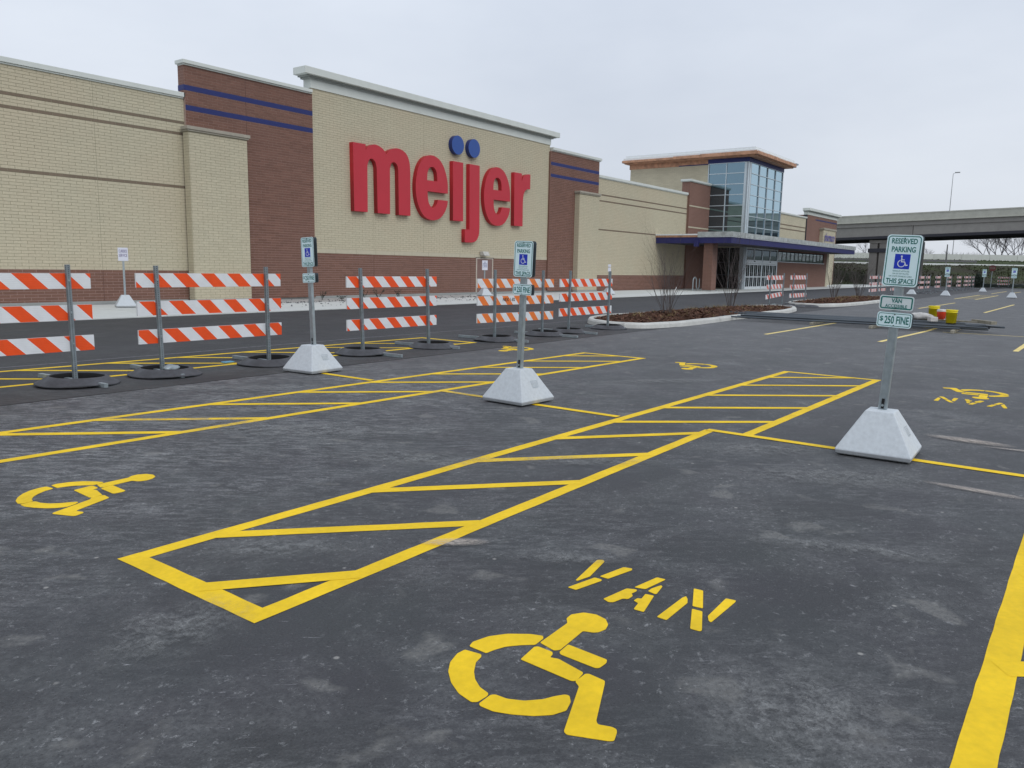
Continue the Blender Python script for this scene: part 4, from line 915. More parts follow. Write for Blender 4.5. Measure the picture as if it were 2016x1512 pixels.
def reserved_sign(label, loc, rz=0., lean=(0, 0), van=False, z_top=1.93, H1=.44, z_van=(1.41, 1.285), z_fine=(1.265, 1.135), W_=.28, back=True, rebase=0.0, far=False, group='reserved parking signs on concrete pyramids'):
    t = empty('parking_sign', loc, rz); tag(t, label, 'parking sign', group)
    base = pyramid(t); base.rotation_euler.z = rebase
    if not far: decal(base)
    pst = MB().box(.0, .045, -.036, .036, .36, z_top-.02).build('post', M['galv'], t, bevel=.004)
    if not far:
        MB().box(-.004, -.0005, -.012, .012, .41, .50).build('post_slot', M['hole_shade'], pst); MB().tube((-.012, 0, .44), (0, 0, .44), .011, n=8).build('bolt', M['galv'], pst)
        MB().box(-.0035, -.0005, -.034, -.022, .36, z_top-.03).box(-.0035, -.0005, .022, .034, .36, z_top-.03).build('post_flange', M['galv'], pst)
    head = []
    for sgn, X in ((1, -.008), (-1, .055)):
        if sgn < 0 and not back: continue
        p = plate('sign_panel', W_, H1, M['panel'], t, (X, 0, z_top-H1/2)); head.append(p)
        f = plate('fine_panel', W_, z_fine[0]-z_fine[1], M['panel'], t, (X, 0, sum(z_fine)/2), .022); head.append(f)
        if sgn < 0: p.rotation_euler.z = f.rotation_euler.z = math.pi
        border(W_, H1, .010, .0075, .03, M['green'], p); k = W_/.285; k2 = H1/.445
        words('RESERVED', .205*k, .047*k2, (.2225-.054)*k2, p, M['green']); words('PARKING', .192*k, .048*k2, (.2225-.125)*k2, p, M['green'])
        isa_icon(p, (.2225-.229)*k2, .124*k)
        words('THIS SPACE', .222*k, .044*k2, (.2225-.398)*k2, p, M['green'])
        if not far:
            for i, (s_, ww) in enumerate((('VEHICLES WITH DIS', .135), ('OR DIS VET PLATES', .130), ('OR STATE DISABLED CARD', .185))):
                words(s_, ww*k, .0125*k2, (.2225-.312-.0225*i)*k2, p, M['green'], bold=.0)
        border(W_, z_fine[0]-z_fine[1], .009, .005, .022, M['green'], f)
        words('$', .030*k, .048, .004, f, M['green'], -.105*k, .015); words('250', .078*k, .068, -.001, f, M['green'], -.04*k); words('FINE', .102*k, .066, .0, f, M['green'], .068*k)
        for dz_ in (.048, -.05):
            MB().tube((-.006, 0, dz_), (-.001, 0, dz_), .006, n=8).build('bolt', M['bolt'], f)
        for dz_ in (.19, -.19): MB().tube((-.006, 0, dz_), (-.001, 0, dz_), .006, n=8).build('bolt', M['bolt'], p)
        if van and sgn > 0:
            hv = z_van[0]-z_van[1]; v = plate('van_panel', W_*.98, hv, M['panel_grey'], t, (X, 0, sum(z_van)/2), .022); head.append(v)
            border(W_*.98, hv, .009, .011, .022, M['green'], v); words('VAN', .083, .038, .019, v, M['green'], bold=.03); words('ACCESSIBLE', .175, .028, -.027, v, M['green'], bold=.02)
            for dz_ in (.045, -.045): MB().tube((-.006, 0, dz_), (-.001, 0, dz_), .006, n=8).build('bolt', M['bolt'], v)
    # lean of post and plates about the top of the base
    Rm = Matrix.Rotation(lean[0], 4, 'X') @ Matrix.Rotation(lean[1], 4, 'Y'); piv = Matrix.Translation((0, 0, .4))
    for o in [pst]+head:
        mloc = Matrix.Translation(o.location) @ o.rotation_euler.to_matrix().to_4x4()
        o.matrix_local = piv @ Rm @ piv.inverted() @ mloc
    return t
reserved_sign('nearest reserved parking sign with a van accessible plate, at the right', (7.46, 1.44, 0), 0, (.042, 0), True, rebase=R(2))
reserved_sign('reserved parking sign in the middle, in front of the faded orange barricade', (7.46, 5.45, 0), 0, (.030, 0), False, z_top=1.895, H1=.415, z_fine=(1.395, 1.27), W_=.27, rebase=R(-3))
reserved_sign('leftmost reserved parking sign, in front of the brown brick bay', (7.46, 9.24, 0), 0, (-.045, 0), False, z_top=1.965, H1=.425, z_fine=(1.448, 1.31), W_=.283, rebase=R(4))
pf = reserved_sign('distant reserved parking sign left of the dark shrub, nearer of the two', (66.3, 9.18, 0), 0, (0, 0), False, z_top=2.14, H1=.52, z_fine=(1.58, 1.42), W_=.34, far=True)
for (x, y, lb) in ((66.5, 4.99, 'rightmost distant reserved parking sign at the right picture edge'), (87.0, 8.93, 'farthest reserved parking sign, just left of the dark round shrub')):
    c = copy_tree(pf); c.location = (x, y, 0); c['label'] = lb; c.rotation_euler.z = random.uniform(-.05, .05)
# bare pyramid base behind the right sign
bp_ = pyramid(None); bp_.name = 'concrete_pyramid'; bp_.location = (67, 11.6, 0); tag(bp_, 'bare pale concrete pyramid behind the right sign post', 'concrete base')
# small signs on the sidewalk
def walk_sign(label, loc, rz, lines_, w, z0, z1, two=False, ink='ink'):
    t = empty('small_sign', loc, rz); tag(t, label, 'sign', 'small white signs on pyramids along the store')
    pyramid(t, .115, .31, .40); MB().box(-.03, .03, .0, .04, .36, z1-.05).build('post', M['galv'], t)
    zs = [(z0, z1)] if not two else [(z0, z0+(z1-z0)*.55), (z0+(z1-z0)*.66, z1)]
    for (a, c) in zs:
        pl = MB().box(-w/2, w/2, -.012, -.002, a, c).build('sign_panel', M['plainwhite'], t, bevel=.004)
        if not two:
            n = len(lines_)
            for i, s_ in enumerate(lines_):
                p, fs = text_pts(s_, w*.8 if len(s_) > 3 else w*.32, (c-a)*.55/n*.8, .01)
                zc = c-(c-a)*(.26 if n < 3 else .18)-i*(c-a)*.62/n*1.02
                MB().add([(q[0], -.0145, q[1]+zc) for q in p], fs).build('lettering', M[ink], pl)
    return t
walk_sign('small white sign with two purple lines on a pyramid by the left wall', (13.05, 25.6, .04), R(-22), ('CURBSIDE', 'SERVICE'), .30, 1.50, 1.93)
walk_sign('small white no parking sign in front of the brown service door', (32.0, 25.7, .04), R(-22), ('NO', 'PARKING', 'FIRE', 'LANE'), .33, 1.34, 1.84, ink='ink_blue')
walk_sign('pair of tiny white plates on a pyramid before the cream pilaster', (41.1, 23.5, .04), R(-30), ('NO',), .20, 1.36, 1.78, two=True)

# ============================================================ PLANTED ISLANDS
def island(label, outline, seed, bushes):
    pts = [Vector(p) for p in catmull(outline+[outline[0]], 6)][:-1]
    ctr = sum(pts, Vector((0, 0)))/len(pts); n = len(pts)
    def inset(d):
        o = []
        for i in range(n):
            a, c = pts[i-1], pts[(i+1) % n]; t = (c-a).normalized(); nn = Vector((-t.y, t.x))
            if (ctr-pts[i]).dot(nn) < 0: nn = -nn
            o.append(pts[i]+nn*d)
        return o
    isl = empty('planted_island', (ctr.x, ctr.y, 0)); tag(isl, label, 'planted island', 'mulched kerb islands')
    def K(q, z): return (q.x-ctr.x, q.y-ctr.y, z)
    prof = [(0, 0), (.015, .10), (.05, .145), (.16, .15), (.175, .11), (.18, .05)]; loops = [inset(d) for d, _ in prof]
    # kerb cut in segments with joints
    seglen = max(3, n//10); i = 0
    while i < n:
        j = min(i+seglen, n); b = MB(); idx = list(range(i, j+1)); ve = []; k = len(prof)
        for q in idx:
            for l in range(k):
                p = loops[l][q % n]
                if q == i: p = p.lerp(loops[l][(q+1) % n], .02)
                if q == j: p = p.lerp(loops[l][(q-1) % n], .02)
                ve.append(K(p, prof[l][1]+(0.004 if l in (2, 3) else 0)*math.sin(q)))
        m_ = len(idx); fs = [(a*k+l, a*k+l+1, (a+1)*k+l+1, (a+1)*k+l) for a in range(m_-1) for l in range(k-1)]
        fs += [tuple(range(k))[::-1], tuple((m_-1)*k+l for l in range(k))]
        b.add(ve, fs).build('kerb_stone', M['kerb'], isl, smooth=False); i = j
    MB().add([K(loops[2][q], .05) for q in range(n)], [tuple(range(n))]).build('kerb_joint_fill', M['seam'], isl)
    # mulch mound
    b = MB(); vs = []; rings = 7
    for r_ in range(rings):
        d = .17; lp = inset(d)
        for q in range(n):
            p = lp[q].lerp(ctr, r_/rings*.98) if r_ else lp[q]; vs.append(K(p, .105+.16*math.sin(r_/rings*1.5)+random.uniform(-.015, .02)*(r_ > 0)))
    vs.append((0, 0, .27)); fs = [(r_*n+q, r_*n+(q+1) % n, (r_+1)*n+(q+1) % n, (r_+1)*n+q) for r_ in range(rings-1) for q in range(n)]+[((rings-1)*n+q, (rings-1)*n+(q+1) % n, rings*n) for q in range(n)]
    b.add(vs, fs).build('mulch_bed', M['mulch'], isl, smooth=True)
    b = MB(); lp = inset(.2); rr = random.Random(seed)
    for _ in range(3600):
        q = rr.randrange(n); t = math.sqrt(rr.random()); p = ctr.lerp(lp[q].lerp(lp[(q+1) % n], rr.random()), t); z = .105+.16*math.sin((1-t)*1.5)+rr.uniform(0, .03)
        s = rr.uniform(.015, .06); a = rr.uniform(0, 6.28); u = Vector((math.cos(a), math.sin(a), rr.uniform(-.5, .5)))*s; w = Vector((-math.sin(a), math.cos(a), rr.uniform(-.5, .5)))*s*.35
        c_ = Vector(K(p, z)); b.add([c_-u-w, c_+u-w, c_+u+w, c_-u+w], [(0,1,2,3)])
    o = b.build('bark_chips', M['chip'], isl); o['kind'] = 'stuff'
    b = MB()
    for _ in range(70):
        q = rr.randrange(n); t = rr.uniform(.1, .9); p = ctr.lerp(lp[q], t); z = .1+.16*math.sin((1-t)*1.5)
        for _k in range(14):
            a = rr.uniform(0, 6.28); h = rr.uniform(.05, .2); c_ = Vector(K(p, z)); tip = c_+Vector((math.cos(a)*h*.9, math.sin(a)*h*.9, h*.8)); w = Vector((-math.sin(a), math.cos(a), 0))*.006
            b.add([c_-w, c_+w, tip], [(0,1,2)])
    o = b.build('dry_grass', M['straw'], isl); o['kind'] = 'stuff'
island('near oval island with bark mulch and two bare shrubs', [(18.75, 10.2), (19.3, 9.62), (21, 9.36), (23.5, 9.40), (27, 9.48), (30.5, 9.55), (33.2, 10.0), (34.5, 10.8), (34.3, 11.6), (32, 12.05), (28.5, 12.15), (24.5, 12.4), (21.5, 12.55), (19.8, 12.0), (18.95, 11.1)], 1, 0)
island('far island with bark mulch and two bare shrubs', [(37.4, 10.9), (37.8, 10.1), (40, 9.6), (44, 9.5), (49, 9.55), (53, 9.9), (55, 10.9), (54, 12.0), (50, 12.45), (44, 12.5), (40, 12.4), (38, 11.8)], 2, 0)

def branch(b, p, d, L, r, depth, rr, spread, n=5, grav=0.0, segs=3, kids=(2, 4)):
    q = p.copy(); dd = d.copy(); rad = r
    for i in range(segs):
        dd = (dd+Vector((rr.gauss(0, .13), rr.gauss(0, .13), rr.gauss(0, .08)+grav))).normalized(); nq = q+dd*(L/segs); nr = rad*(.84 if depth else .6)
        b.tube(q, nq, rad, nr, n=n, cap=False)
        if depth > 0 and i > 0 or (depth > 1):
            for _ in range(rr.randint(*kids) if i == segs-1 else rr.randint(0, 2)):
                u = Vector((rr.gauss(0, 1), rr.gauss(0, 1), rr.gauss(.15, .6))).normalized(); nd = (dd+u*spread).normalized()
                branch(b, nq, nd, L*rr.uniform(.5, .75), nr*.62, depth-1, rr, spread, max(3, n-1), grav, segs, kids)
        q, rad = nq, nr
def shrub(label, loc, h, w, seed, stems, tagpos=None):
    rr = random.Random(seed); b = MB()
    for i in range(stems):
        a = 2*math.pi*i/stems+rr.uniform(-.4, .4); tilt = rr.uniform(.05, w)
        p = Vector((math.cos(a)*.10, math.sin(a)*.10, -.05)); d = Vector((math.cos(a)*tilt, math.sin(a)*tilt, 1)).normalized()
        branch(b, p, d, h*rr.uniform(.58, .84), .0095, 2, rr, .42, 4, .04, 4, (1, 3))
    t = empty('bare_shrub', loc); b.build('stems', M['twig'], t); tag(t, label, 'shrub', 'bare shrubs in the kerb islands')
    if tagpos: o = MB().box(-.03, .03, -.003, .003, -.12, .12).build('plant_tag', M['tag'], t); o.location = tagpos; o.rotation_euler = (.2, .7, .3)
    return t
shrub('wide bare shrub at the left end of the near island', (22.9, 10.95, .2), 2.0, .70, 5, 16, (-.1, -.3, .75))
shrub('tall narrow bare shrub at the right end of the near island', (29.2, 11.3, .2), 2.55, .30, 8, 15, (.3, -.2, 1.0))
shrub('narrow bare shrub at the left end of the far island', (44.6, 11.5, .2), 2.2, .4, 12, 14, (.4, -.2, .9))
shrub('wide bare shrub in the middle of the far island', (50.4, 11.6, .2), 2.2, .72, 15, 17, (-.5, -.2, .5))
# low dark evergreen plants by the wall
def low_plant(label, x, y, h, w, seed):
    rr = random.Random(seed); b = MB()
    for i in range(5):
        a = rr.uniform(0, 6.28); d = Vector((math.cos(a)*w, math.sin(a)*w*.5, h)); p = Vector((0, 0, 0)); b.tube(p, d, .006, .003, n=4)
        for k in range(16):
            t = rr.uniform(.25, 1.0); c_ = d*t; u = Vector((rr.gauss(0, 1), rr.gauss(0, 1), rr.gauss(0, .7))).normalized()*.035; v = Vector((rr.gauss(0, 1), rr.gauss(0, 1), rr.gauss(0, .7))).normalized()*.018
            b.add([c_, c_+u+v, c_+u*2, c_+u-v], [(0,1,2,3)])
    o = b.build('low_plant', M['leaf_dark']); o.location = (x, y, .05); tag(o, label, 'plant', 'low dark plants at the foot of the store wall')
low_plant('sprawling dark plant nearest the left sign post, by the wall', 21.7, 26.2, .36, .25, 1); low_plant('tiny dark plant between two larger ones by the wall', 22.7, 26.1, .16, .25, 2)
low_plant('dark bushy plant just left of the third barricade', 24.1, 26.2, .40, .2, 3); low_plant('arching dark plant beside the third barricade', 25.0, 26.3, .38, .38, 4); low_plant('upright dark plant half behind the third barricade', 26.2, 26.2, .34, .2, 5)

# ============================================================ PIPES, BUCKETS, COOLER ON THE LOT
GP = 'long dark steel pipes stacked on timbers'
pd = [(24.6+i*.175+random.uniform(-.06, .06), .125+.05*(i % 2)) for i in range(15)]
protoP = None
for i, (x, z) in enumerate(pd):
    L = random.uniform(6.2, 7.4); y = 2.4+random.uniform(-.6, .6)+(i*.03)
    if protoP is None: protoP = MB().tube((0, 0, 0), (0, 1, 0), .027, n=8).build('steel_pipe', M['steel']); o = protoP
    else: o = protoP.copy(); COL.objects.link(o)
    if i % 3 == 1 and o is not protoP: o.data = o.data if False else o.data
    o.location = (x, y, z); o.scale = (1, L, 1); o.rotation_euler.z = random.uniform(-.015, .02)
    tag(o, ['front-most steel pipe of the stack, nearest the viewer', 'back-most steel pipe of the stack, farthest from the viewer', 'dark steel pipe lying among the others in the middle of the stack'][0 if i == 0 else 1 if i == 14 else 2], 'pipe', GP)
def timber(label, x, y, L=.62, rz=0, s=.085):
    o = MB().box(-L/2, L/2, -s/2, s/2, 0, s).build('timber_block', M['timber'], bevel=.004); o.location = (x, y, .004); o.rotation_euler.z = rz; tag(o, label, 'timber', 'timber bearers under the pipes'); return o
timber('short timber under the pipes, leftmost of the three', 25.6, 6.95, 2.5, .05); timber('short timber under the pipes, middle of the three', 25.6, 5.15, 2.6, -.04); timber('short timber under the pipes near the yellow buckets', 25.6, 3.15, 2.7, .03)
bd = MB().box(0, .2, 0, 2.4, 0, .04).build('grey_board', M['timber']); bd.location = (25.6, 2.35, .255); bd.rotation_euler.z = -.1; tag(bd, 'weathered board on the pipes under the yellow buckets', 'board')
bd = MB().box(0, .16, 0, .9, 0, .09).build('grey_board', M['timber']); bd.location = (25.2, 2.3, .25); bd.rotation_euler.z = -.9; tag(bd, 'short grey board sticking out at the right of the buckets', 'board')
def bucket(label, loc, tiltx=0.):
    t = empty('yellow_bucket', loc); t.rotation_euler = (tiltx, 0, random.uniform(0, 3)); tag(t, label, 'bucket', 'yellow buckets on the pipes')
    MB().lathe([(.001, .004), (.130, .0), (.148, .30), (.153, .30), (.153, .315), (.149, .315), (.150, .345), (.156, .345), (.157, .375), (.148, .375), (.127, .02)], 26).build('bucket_body', M['bucket'], t, smooth=True)
    MB().lathe([(.001, .34), (.147, .345)], 20).build('bucket_contents', M['bucket_rim'], t)
    b = MB(); pr = [(.158*math.cos(a), .158*math.sin(a)*.35, .33-.14*math.sin(a)) for a in np.linspace(0, math.pi, 12)]
    for p, q in zip(pr[:-1], pr[1:]): b.tube(p, (q[0], q[1], q[2]), .003, n=4)
    b.build('handle', M['galv'], t); MB().box(-.05, .05, -.146, -.139, .10, .20).build('bucket_label', M['offwhite'], t)
bucket('yellow bucket behind the orange cooler, left one of the two', (26.5, 3.93, .28)); bucket('yellow bucket nearest the right, at the pipe ends', (25.5, 3.32, .225))
t = empty('drinks_cooler', (25.95, 3.64, .25)); tag(t, 'orange-red drinks cooler with white lid between two yellow buckets', 'cooler')
MB().lathe([(.001, .004), (.10, .0), (.125, .26), (.128, .27), (.12, .28)], 24).build('cooler_body', M['cooler'], t, smooth=True); MB().lathe([(.129, .27), (.131, .31), (.11, .335), (.001, .34)], 24).build('cooler_lid', M['offwhite'], t, smooth=True)
MB().tube((-.10, -.09, .05), (-.11, -.115, .05), .015, n=8).build('cooler_tap', M['offwhite'], t)
tag(blob('white_sack', (25.8, 4.15, .36), (.16, .34, .11), M['sack'], 5, 12, .1), 'crumpled white sack lying left of the orange cooler', 'sack'); tag(blob('white_rag', (25.5, 4.5, .30), (.12, .14, .08), M['offwhite'], 9), 'small pale rag bundle left of the white sack', 'rag')
o = MB().box(-.13, .13, -.1, .1, 0, .13).build('white_box', M['offwhite'], None, bevel=.008); o.location = (25.4, 3.78, .25); o.rotation_euler.z = .5; tag(o, 'small white box before the orange cooler', 'box')
o = MB().box(-.17, .17, -.13, .13, 0, .15).build('grey_crate', M['pier'], None, bevel=.008); o.location = (25.9, 4.75, .24); o.rotation_euler.z = .3; tag(o, 'small grey crate beside the right sign post', 'crate')

# ============================================================ BACKGROUND: overpass, bank, barrier, trees
Uv = Vector((math.cos(YAW), -math.sin(YAW), 0)); Vv = Vector((math.sin(YAW), math.cos(YAW), 0))
def BG(u, d, z=0.0): return Uv*u+Vv*d+Vector((0, 0, z))      # u metres to the side, d metres ahead of the viewpoint
def sheet(name, prof, u0, u1, mat, kind='structure', parent=None, nu=60, jit=0.0):
    b = MB(); vs = []; us = np.linspace(u0, u1, nu+1)
    for u in us:
        for (d, z) in prof: vs.append(BG(u, d, z+random.uniform(-jit, jit)))
    k = len(prof); b.add(vs, [(i*k+j, (i+1)*k+j, (i+1)*k+j+1, i*k+j+1) for i in range(nu) for j in range(k-1)])
    o = b.build(name, mat, parent, smooth=True)
    if kind and parent is None: o['kind'] = kind
    return o
sheet('embankment', [(114, -.3), (117, 0), (122, .75), (128, 1.6), (134, 2.5), (139.5, 3.25)], -160, 190, M['bank'], nu=150, jit=.12)
sheet('upper_road', [(139.5, 3.15), (139.52, 3.48), (139.8, 3.50), (148, 3.34)], -160, 190, M['walk'])
sheet('grass_verge', [(148, 3.33), (156, 4.0), (169.5, 4.65)], -160, 190, M['grass'], nu=120, jit=.08)
sheet('barrier_base', [(169.5, 4.6), (171, 4.62), (400, 2.0)], -260, 300, M['grass'])
bw = empty('concrete_barrier', BG(60, 170, 0)); tag(bw, 'long pale concrete road barrier behind the grass bank', 'barrier wall')
for i in range(-26, 34):       # cast panels
    p0, p1 = BG(i*6+.03, 170), BG(i*6+5.97, 170); dn = Vv*.3; zt = 5.98-.004*(110-i*6) if i*6 < 110 else 5.98
    vs = [p0, p1, p1+dn, p0+dn]; b = MB(); b.add([(v.x-bw.location.x, v.y-bw.location.y, 4.4) for v in vs]+[(v.x-bw.location.x, v.y-bw.location.y, zt) for v in vs], [(0,3,2,1),(4,5,6,7),(0,1,5,4),(1,2,6,5),(2,3,7,6),(3,0,4,7)])
    b.build('barrier_panel', M['barrier'], bw)
gr_ = empty('guardrail', BG(60, 140, 0)); tag(gr_, 'dark guardrail on posts along the top of the bank', 'guardrail')
b = MB(); p0, p1 = BG(30, 140.3), BG(82, 140.3)
b.add([(p.x-gr_.location.x, p.y-gr_.location.y, z) for p in (p0, p1, p1+Vv*.1, p0+Vv*.1) for z in (3.78, 4.12)], [(0,2,3,1),(2,4,5,3),(4,6,7,5),(6,0,1,7),(1,3,5,7),(0,6,4,2)]); b.build('rail', M['darkpole'], gr_)
for i in range(30):
    p = BG(31+i*1.75, 140.45)-gr_.location
    if i % 1 == 0: MB().box(p.x-.08, p.x+.08, p.y-.08, p.y+.08, 3.2, 4.1).build('post', M['darkpole'], gr_)
# scrub on the bank
b = MB(); rr = random.Random(4)
for _ in range(9000):
    d = rr.uniform(115, 139.5); u = rr.uniform(20, 100); z = .0+(d-117)*.145; z = max(-.1, z); h = rr.uniform(.08, .3); p = BG(u, d, z-.05); a = rr.uniform(0, 6.28); w = Vector((math.cos(a), math.sin(a), 0))*rr.uniform(.06, .25)
    b.add([p-w, p+w, p+Vector((rr.uniform(-.15, .15), rr.uniform(-.15, .15), h))], [(0,1,2)])
tag(b.build('bank_scrub', M['bank']), 'rough scrub covering the dark bank', 'scrub', kind='stuff')
b = MB()
for _ in range(5000):
    d = rr.uniform(148.5, 169); u = rr.uniform(20, 125); z = 3.35+(d-148)*.062; h = rr.uniform(.08, .3); p = BG(u, d, z-.03); a = rr.uniform(0, 6.28); w = Vector((math.cos(a), math.sin(a), 0))*rr.uniform(.08, .3)
    b.add([p-w, p+w, p+Vector((0, 0, h))], [(0,1,2)])
tag(b.build('verge_grass', M['grass']), 'green verge grass below the pale barrier', 'grass', kind='stuff')
# overpass: line through two points, running roughly across the view
A_ = Vector((124.28, 32.89, 0)); B_ = Vector((115.98, 8.47, 0)); dr_ = (B_-A_).normalized(); nb = Vector((-dr_.y, dr_.x, 0))
if nb.x < 0: nb = -nb
ov = empty('highway_overpass', (A_.x, A_.y, 0)); tag(ov, 'long grey concrete highway overpass crossing behind the store', 'overpass')
def beam(s0, s1, n0, n1, z0, z1, name, mat, slope=.0):
    q = [A_+dr_*s+nb*n for s, n in ((s0, n0), (s1, n0), (s1, n1), (s0, n1))]; b = MB()
    zs = lambda s: slope*s
    b.add([(p.x-A_.x, p.y-A_.y, z0+zs(s)) for p, s in zip(q, (s0, s1, s1, s0))]+[(p.x-A_.x, p.y-A_.y, z1+zs(s)) for p, s in zip(q, (s0, s1, s1, s0))], [(0,3,2,1),(4,5,6,7),(0,1,5,4),(1,2,6,5),(2,3,7,6),(3,0,4,7)])
    return b.build(name, mat, ov)
SL = .010
beam(-70, 90, 0, .35, 8.75, 9.8, 'parapet', M['bridge'], 0.005); beam(-70, 90, -.04, .38, 9.68, 9.84, 'parapet_cap', M['bridge'], .005)
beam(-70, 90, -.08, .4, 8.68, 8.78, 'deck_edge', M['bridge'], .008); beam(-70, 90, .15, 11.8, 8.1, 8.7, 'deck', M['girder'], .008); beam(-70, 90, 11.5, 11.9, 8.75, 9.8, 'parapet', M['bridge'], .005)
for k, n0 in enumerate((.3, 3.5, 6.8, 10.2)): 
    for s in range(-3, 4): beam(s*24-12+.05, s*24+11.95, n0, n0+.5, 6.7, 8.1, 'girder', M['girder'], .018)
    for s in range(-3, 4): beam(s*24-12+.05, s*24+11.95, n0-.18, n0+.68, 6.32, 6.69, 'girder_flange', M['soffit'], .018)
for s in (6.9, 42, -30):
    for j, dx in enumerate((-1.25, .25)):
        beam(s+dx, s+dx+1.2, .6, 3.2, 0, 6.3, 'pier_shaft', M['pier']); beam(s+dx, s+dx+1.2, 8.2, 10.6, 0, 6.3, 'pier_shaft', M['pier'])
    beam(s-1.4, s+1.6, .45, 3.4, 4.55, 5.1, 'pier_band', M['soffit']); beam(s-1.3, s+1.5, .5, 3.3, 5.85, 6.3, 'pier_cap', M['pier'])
# street light on the overpass
def pole(name, label, cat, base, h, r, mat, arm=None):
    b = MB(); b.tube((0, 0, 0), (0, 0, h), r, r*.55, n=8); t = empty(name, base); b.build('pole', mat, t); tag(t, label, cat)
    if arm: MB().tube((0, 0, h-.02), arm[0], r*.45, n=6).build('arm', mat, t); a = Vector(arm[0]); MB().box(a.x-.12, a.x+.12, a.y-.4, a.y+.25, a.z-.07, a.z+.06).build('lamp_head', mat, t)
    return t
pole('street_light', 'tall thin street light rising above the overpass', 'street light', tuple(Vector((132.6, 18.9, 8.6))), 7.6, .06, M['pole'], ((.15, -.45, 7.75),))
pole('utility_pole', 'thick dark pole standing behind the bank under the bridge', 'pole', tuple(BG(81.8, 150, 3.3)), 3.9, .17, M['darkpole']); pole('utility_pole', 'thin distant mast left of the big bare tree', 'pole', tuple(BG(105, 190, 3)), 12, .10, M['pole']); pole('utility_pole', 'grey pole in front of the big bare tree, at the right edge', 'pole', tuple(BG(97.2, 150, 3.3)), 4.4, .17, M['darkpole'])
pole('utility_pole', 'thin leaning pole left of the bridge pier', 'pole', tuple(BG(69, 150, 3.3)), 6.2, .06, M['darkpole']).rotation_euler = (R(8), R(-22), 0)
st = empty('stop_sign', (130.3-12, 12.9, 0)); st.location = (118.6, 11.35, 0); tag(st, 'faded red stop sign before the dark bank', 'stop sign')
oc = [(.42*math.cos(R(22.5+45*i)), .42*math.sin(R(22.5+45*i))) for i in range(8)]
MB().add([(0, -x, 2.5+y) for x, y in oc]+[(.02, -x, 2.5+y) for x, y in oc], [tuple(range(8)), tuple(range(8, 16))[::-1]]+[(i, 8+i, 8+(i+1) % 8, (i+1) % 8) for i in range(8)]).build('sign_face', M['stop'], st); MB().box(.02, .09, -.04, .04, 0, 2.4).build('post', M['galv'], st)
a, fs = text_pts('STOP', .6, .22, .02); MB().add([(-.004, -p[0], p[1]+2.5) for p in a], fs).build('lettering', M['timber'], st)
# dark shrub and low hedge at lot end
def leafy(name, label, cat, loc, sx, sy, sz, n, mat, seed, ls=.12):
    rr = random.Random(seed); b = MB()
    for _ in range(n):
        v = Vector((rr.gauss(0, 1), rr.gauss(0, 1), rr.gauss(0, 1))).normalized()*(rr.random()**.4); c_ = Vector((v.x*sx, v.y*sy, sz+v.z*sz)); u = Vector((rr.gauss(0, 1), rr.gauss(0, 1), rr.gauss(0, 1))).normalized()*ls; w = Vector((rr.gauss(0, 1), rr.gauss(0, 1), rr.gauss(0, 1))).normalized()*ls*.6
        b.add([c_, c_+u+w, c_+u*2, c_+u-w], [(0,1,2,3)])
    o = b.build(name, mat); o.location = loc; return tag(o, label, cat)
leafy('evergreen_shrub', 'dark round evergreen shrub at the far end of the lot', 'shrub', (116.8, 12.6, -.1), .55, .55, .95, 900, M['leaf_dark'], 3)
hd = sheet('hedge', [(107.6, .0), (107.7, .42), (108.6, .45), (108.7, 0)], 62, 112, M['leaf_dark'], None, nu=90, jit=.06); tag(hd, 'low dark hedge strip where the lot ends', 'hedge')
for i, (u, d, h) in enumerate(((66.8, 111, 1.9), (69.6, 111, 1.3), (70.6, 112, 1.5), (72.2, 110, 1.4), (64.3, 112, 1.2))):
    rr = random.Random(40+i); b = MB(); branch(b, Vector((0, 0, 0)), Vector((.08, 0, 1)), h, .05, 1, rr, .5, 5, 0, 3, (1, 2)); o = b.build('young_tree', M['capstone']); o.location = BG(u, d, 0)
    tag(o, ['pale thin sapling with a bent top right of the stop sign', 'short pale sapling in the middle of the distant row', 'slim pale sapling between the two rightmost distant signs', 'pale sapling just left of the rightmost distant sign', 'small pale sapling beside the dark evergreen shrub'][i], 'sapling', 'pale saplings before the bank')
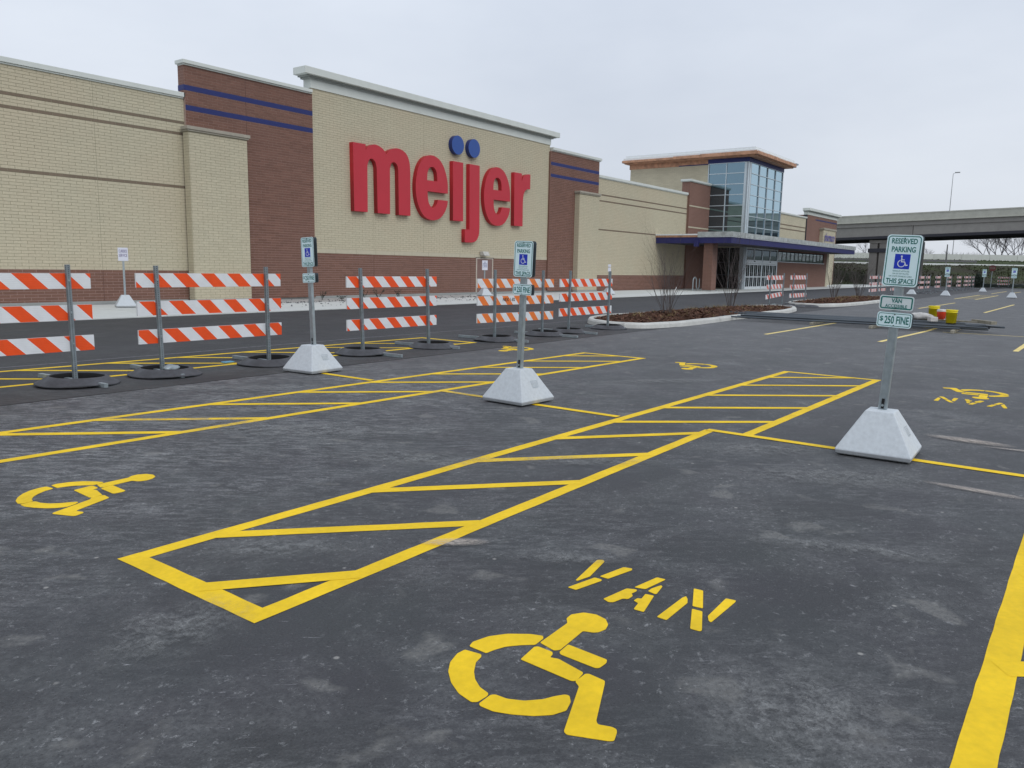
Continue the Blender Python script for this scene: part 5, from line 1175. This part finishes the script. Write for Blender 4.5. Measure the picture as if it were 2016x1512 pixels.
# bare trees beyond the barrier
def bare_tree(label, base, h, spread, seed, trunks, width):
    t = empty('bare_tree', base); tag(t, label, 'tree', 'bare trees beyond the barrier'); rr = random.Random(seed); tb, cb = MB(), MB()
    for i in range(trunks):
        off = (i-(trunks-1)/2)*width/max(1, trunks); p = Uv*off*.55; d = (Vector((0, 0, 1))+Uv*(off/width*1.5)+Vector((0, 0, .2))).normalized()
        top = p+d*h*.38; tb.tube(p, top, .30, .20, n=7); 
        for k in range(4):
            u = Vector((rr.gauss(0, .8), rr.gauss(0, .8), rr.uniform(.0, .5))); branch(cb, top, (d+u*.8).normalized(), h*.40, .10, 3, rr, .62, 3, .03, 3, (3, 4))
    tb.build('trunk', M['twig_far'], t); cb.build('crown', M['twig_far'], t); return t
big = bare_tree('big spreading bare tree behind the barrier at the right', tuple(BG(136.5, 222, 3.6)), 10.2, .6, 21, 7, 14)
small = bare_tree('small bare tree left of the bridge pier', tuple(BG(103, 232, 4)), 6.0, .6, 5, 1, 3)
for (u, d, s, lb) in ((125, 240, .8, 'small bare tree seen right of the tall sign'), (131, 240, .7, 'tiny bare tree between the dark pole and the mast'), (95, 245, .6, 'low bare treetop peeking above the barrier near the canopy')):
    c = copy_tree(small); c.location = BG(u, d, 3.8); c.scale = (s, s, s); c.rotation_euler.z = u; c['label'] = lb
# faint line of distant brushwood
b = MB(); rr = random.Random(9)
for _ in range(1500):
    u = rr.uniform(85, 185); p = BG(u, 262+rr.uniform(-6, 6), 5.5); h = rr.uniform(.6, 2.0)+.8*math.sin(u*.35); b.tube(p, p+Vector((rr.uniform(-.6, .6), rr.uniform(-.6, .6), max(.5, h)+.9)), .05, .02, n=3, cap=False)
tag(b.build('distant_brushwood', M['twig_far']), 'thin line of distant bare brushwood on the skyline', 'brushwood', kind='stuff')
# wooded rise behind the viewer (seen mirrored in the tower glass)
b = MB(); vs = []; nn_ = 90
for i in range(nn_+1):
    y = -320+i*640/nn_
    for (x, z) in ((-150, -1), (-165, 9), (-180, 13), (-260, 18)): vs.append((x, y, z+(random.uniform(-2.4, 2.6) if z > 0 else 0)))
b.add(vs, [(i*4+j, (i+1)*4+j, (i+1)*4+j+1, i*4+j+1) for i in range(nn_) for j in range(3)])
tag(b.build('hills', M['wood_far']), kind='structure')
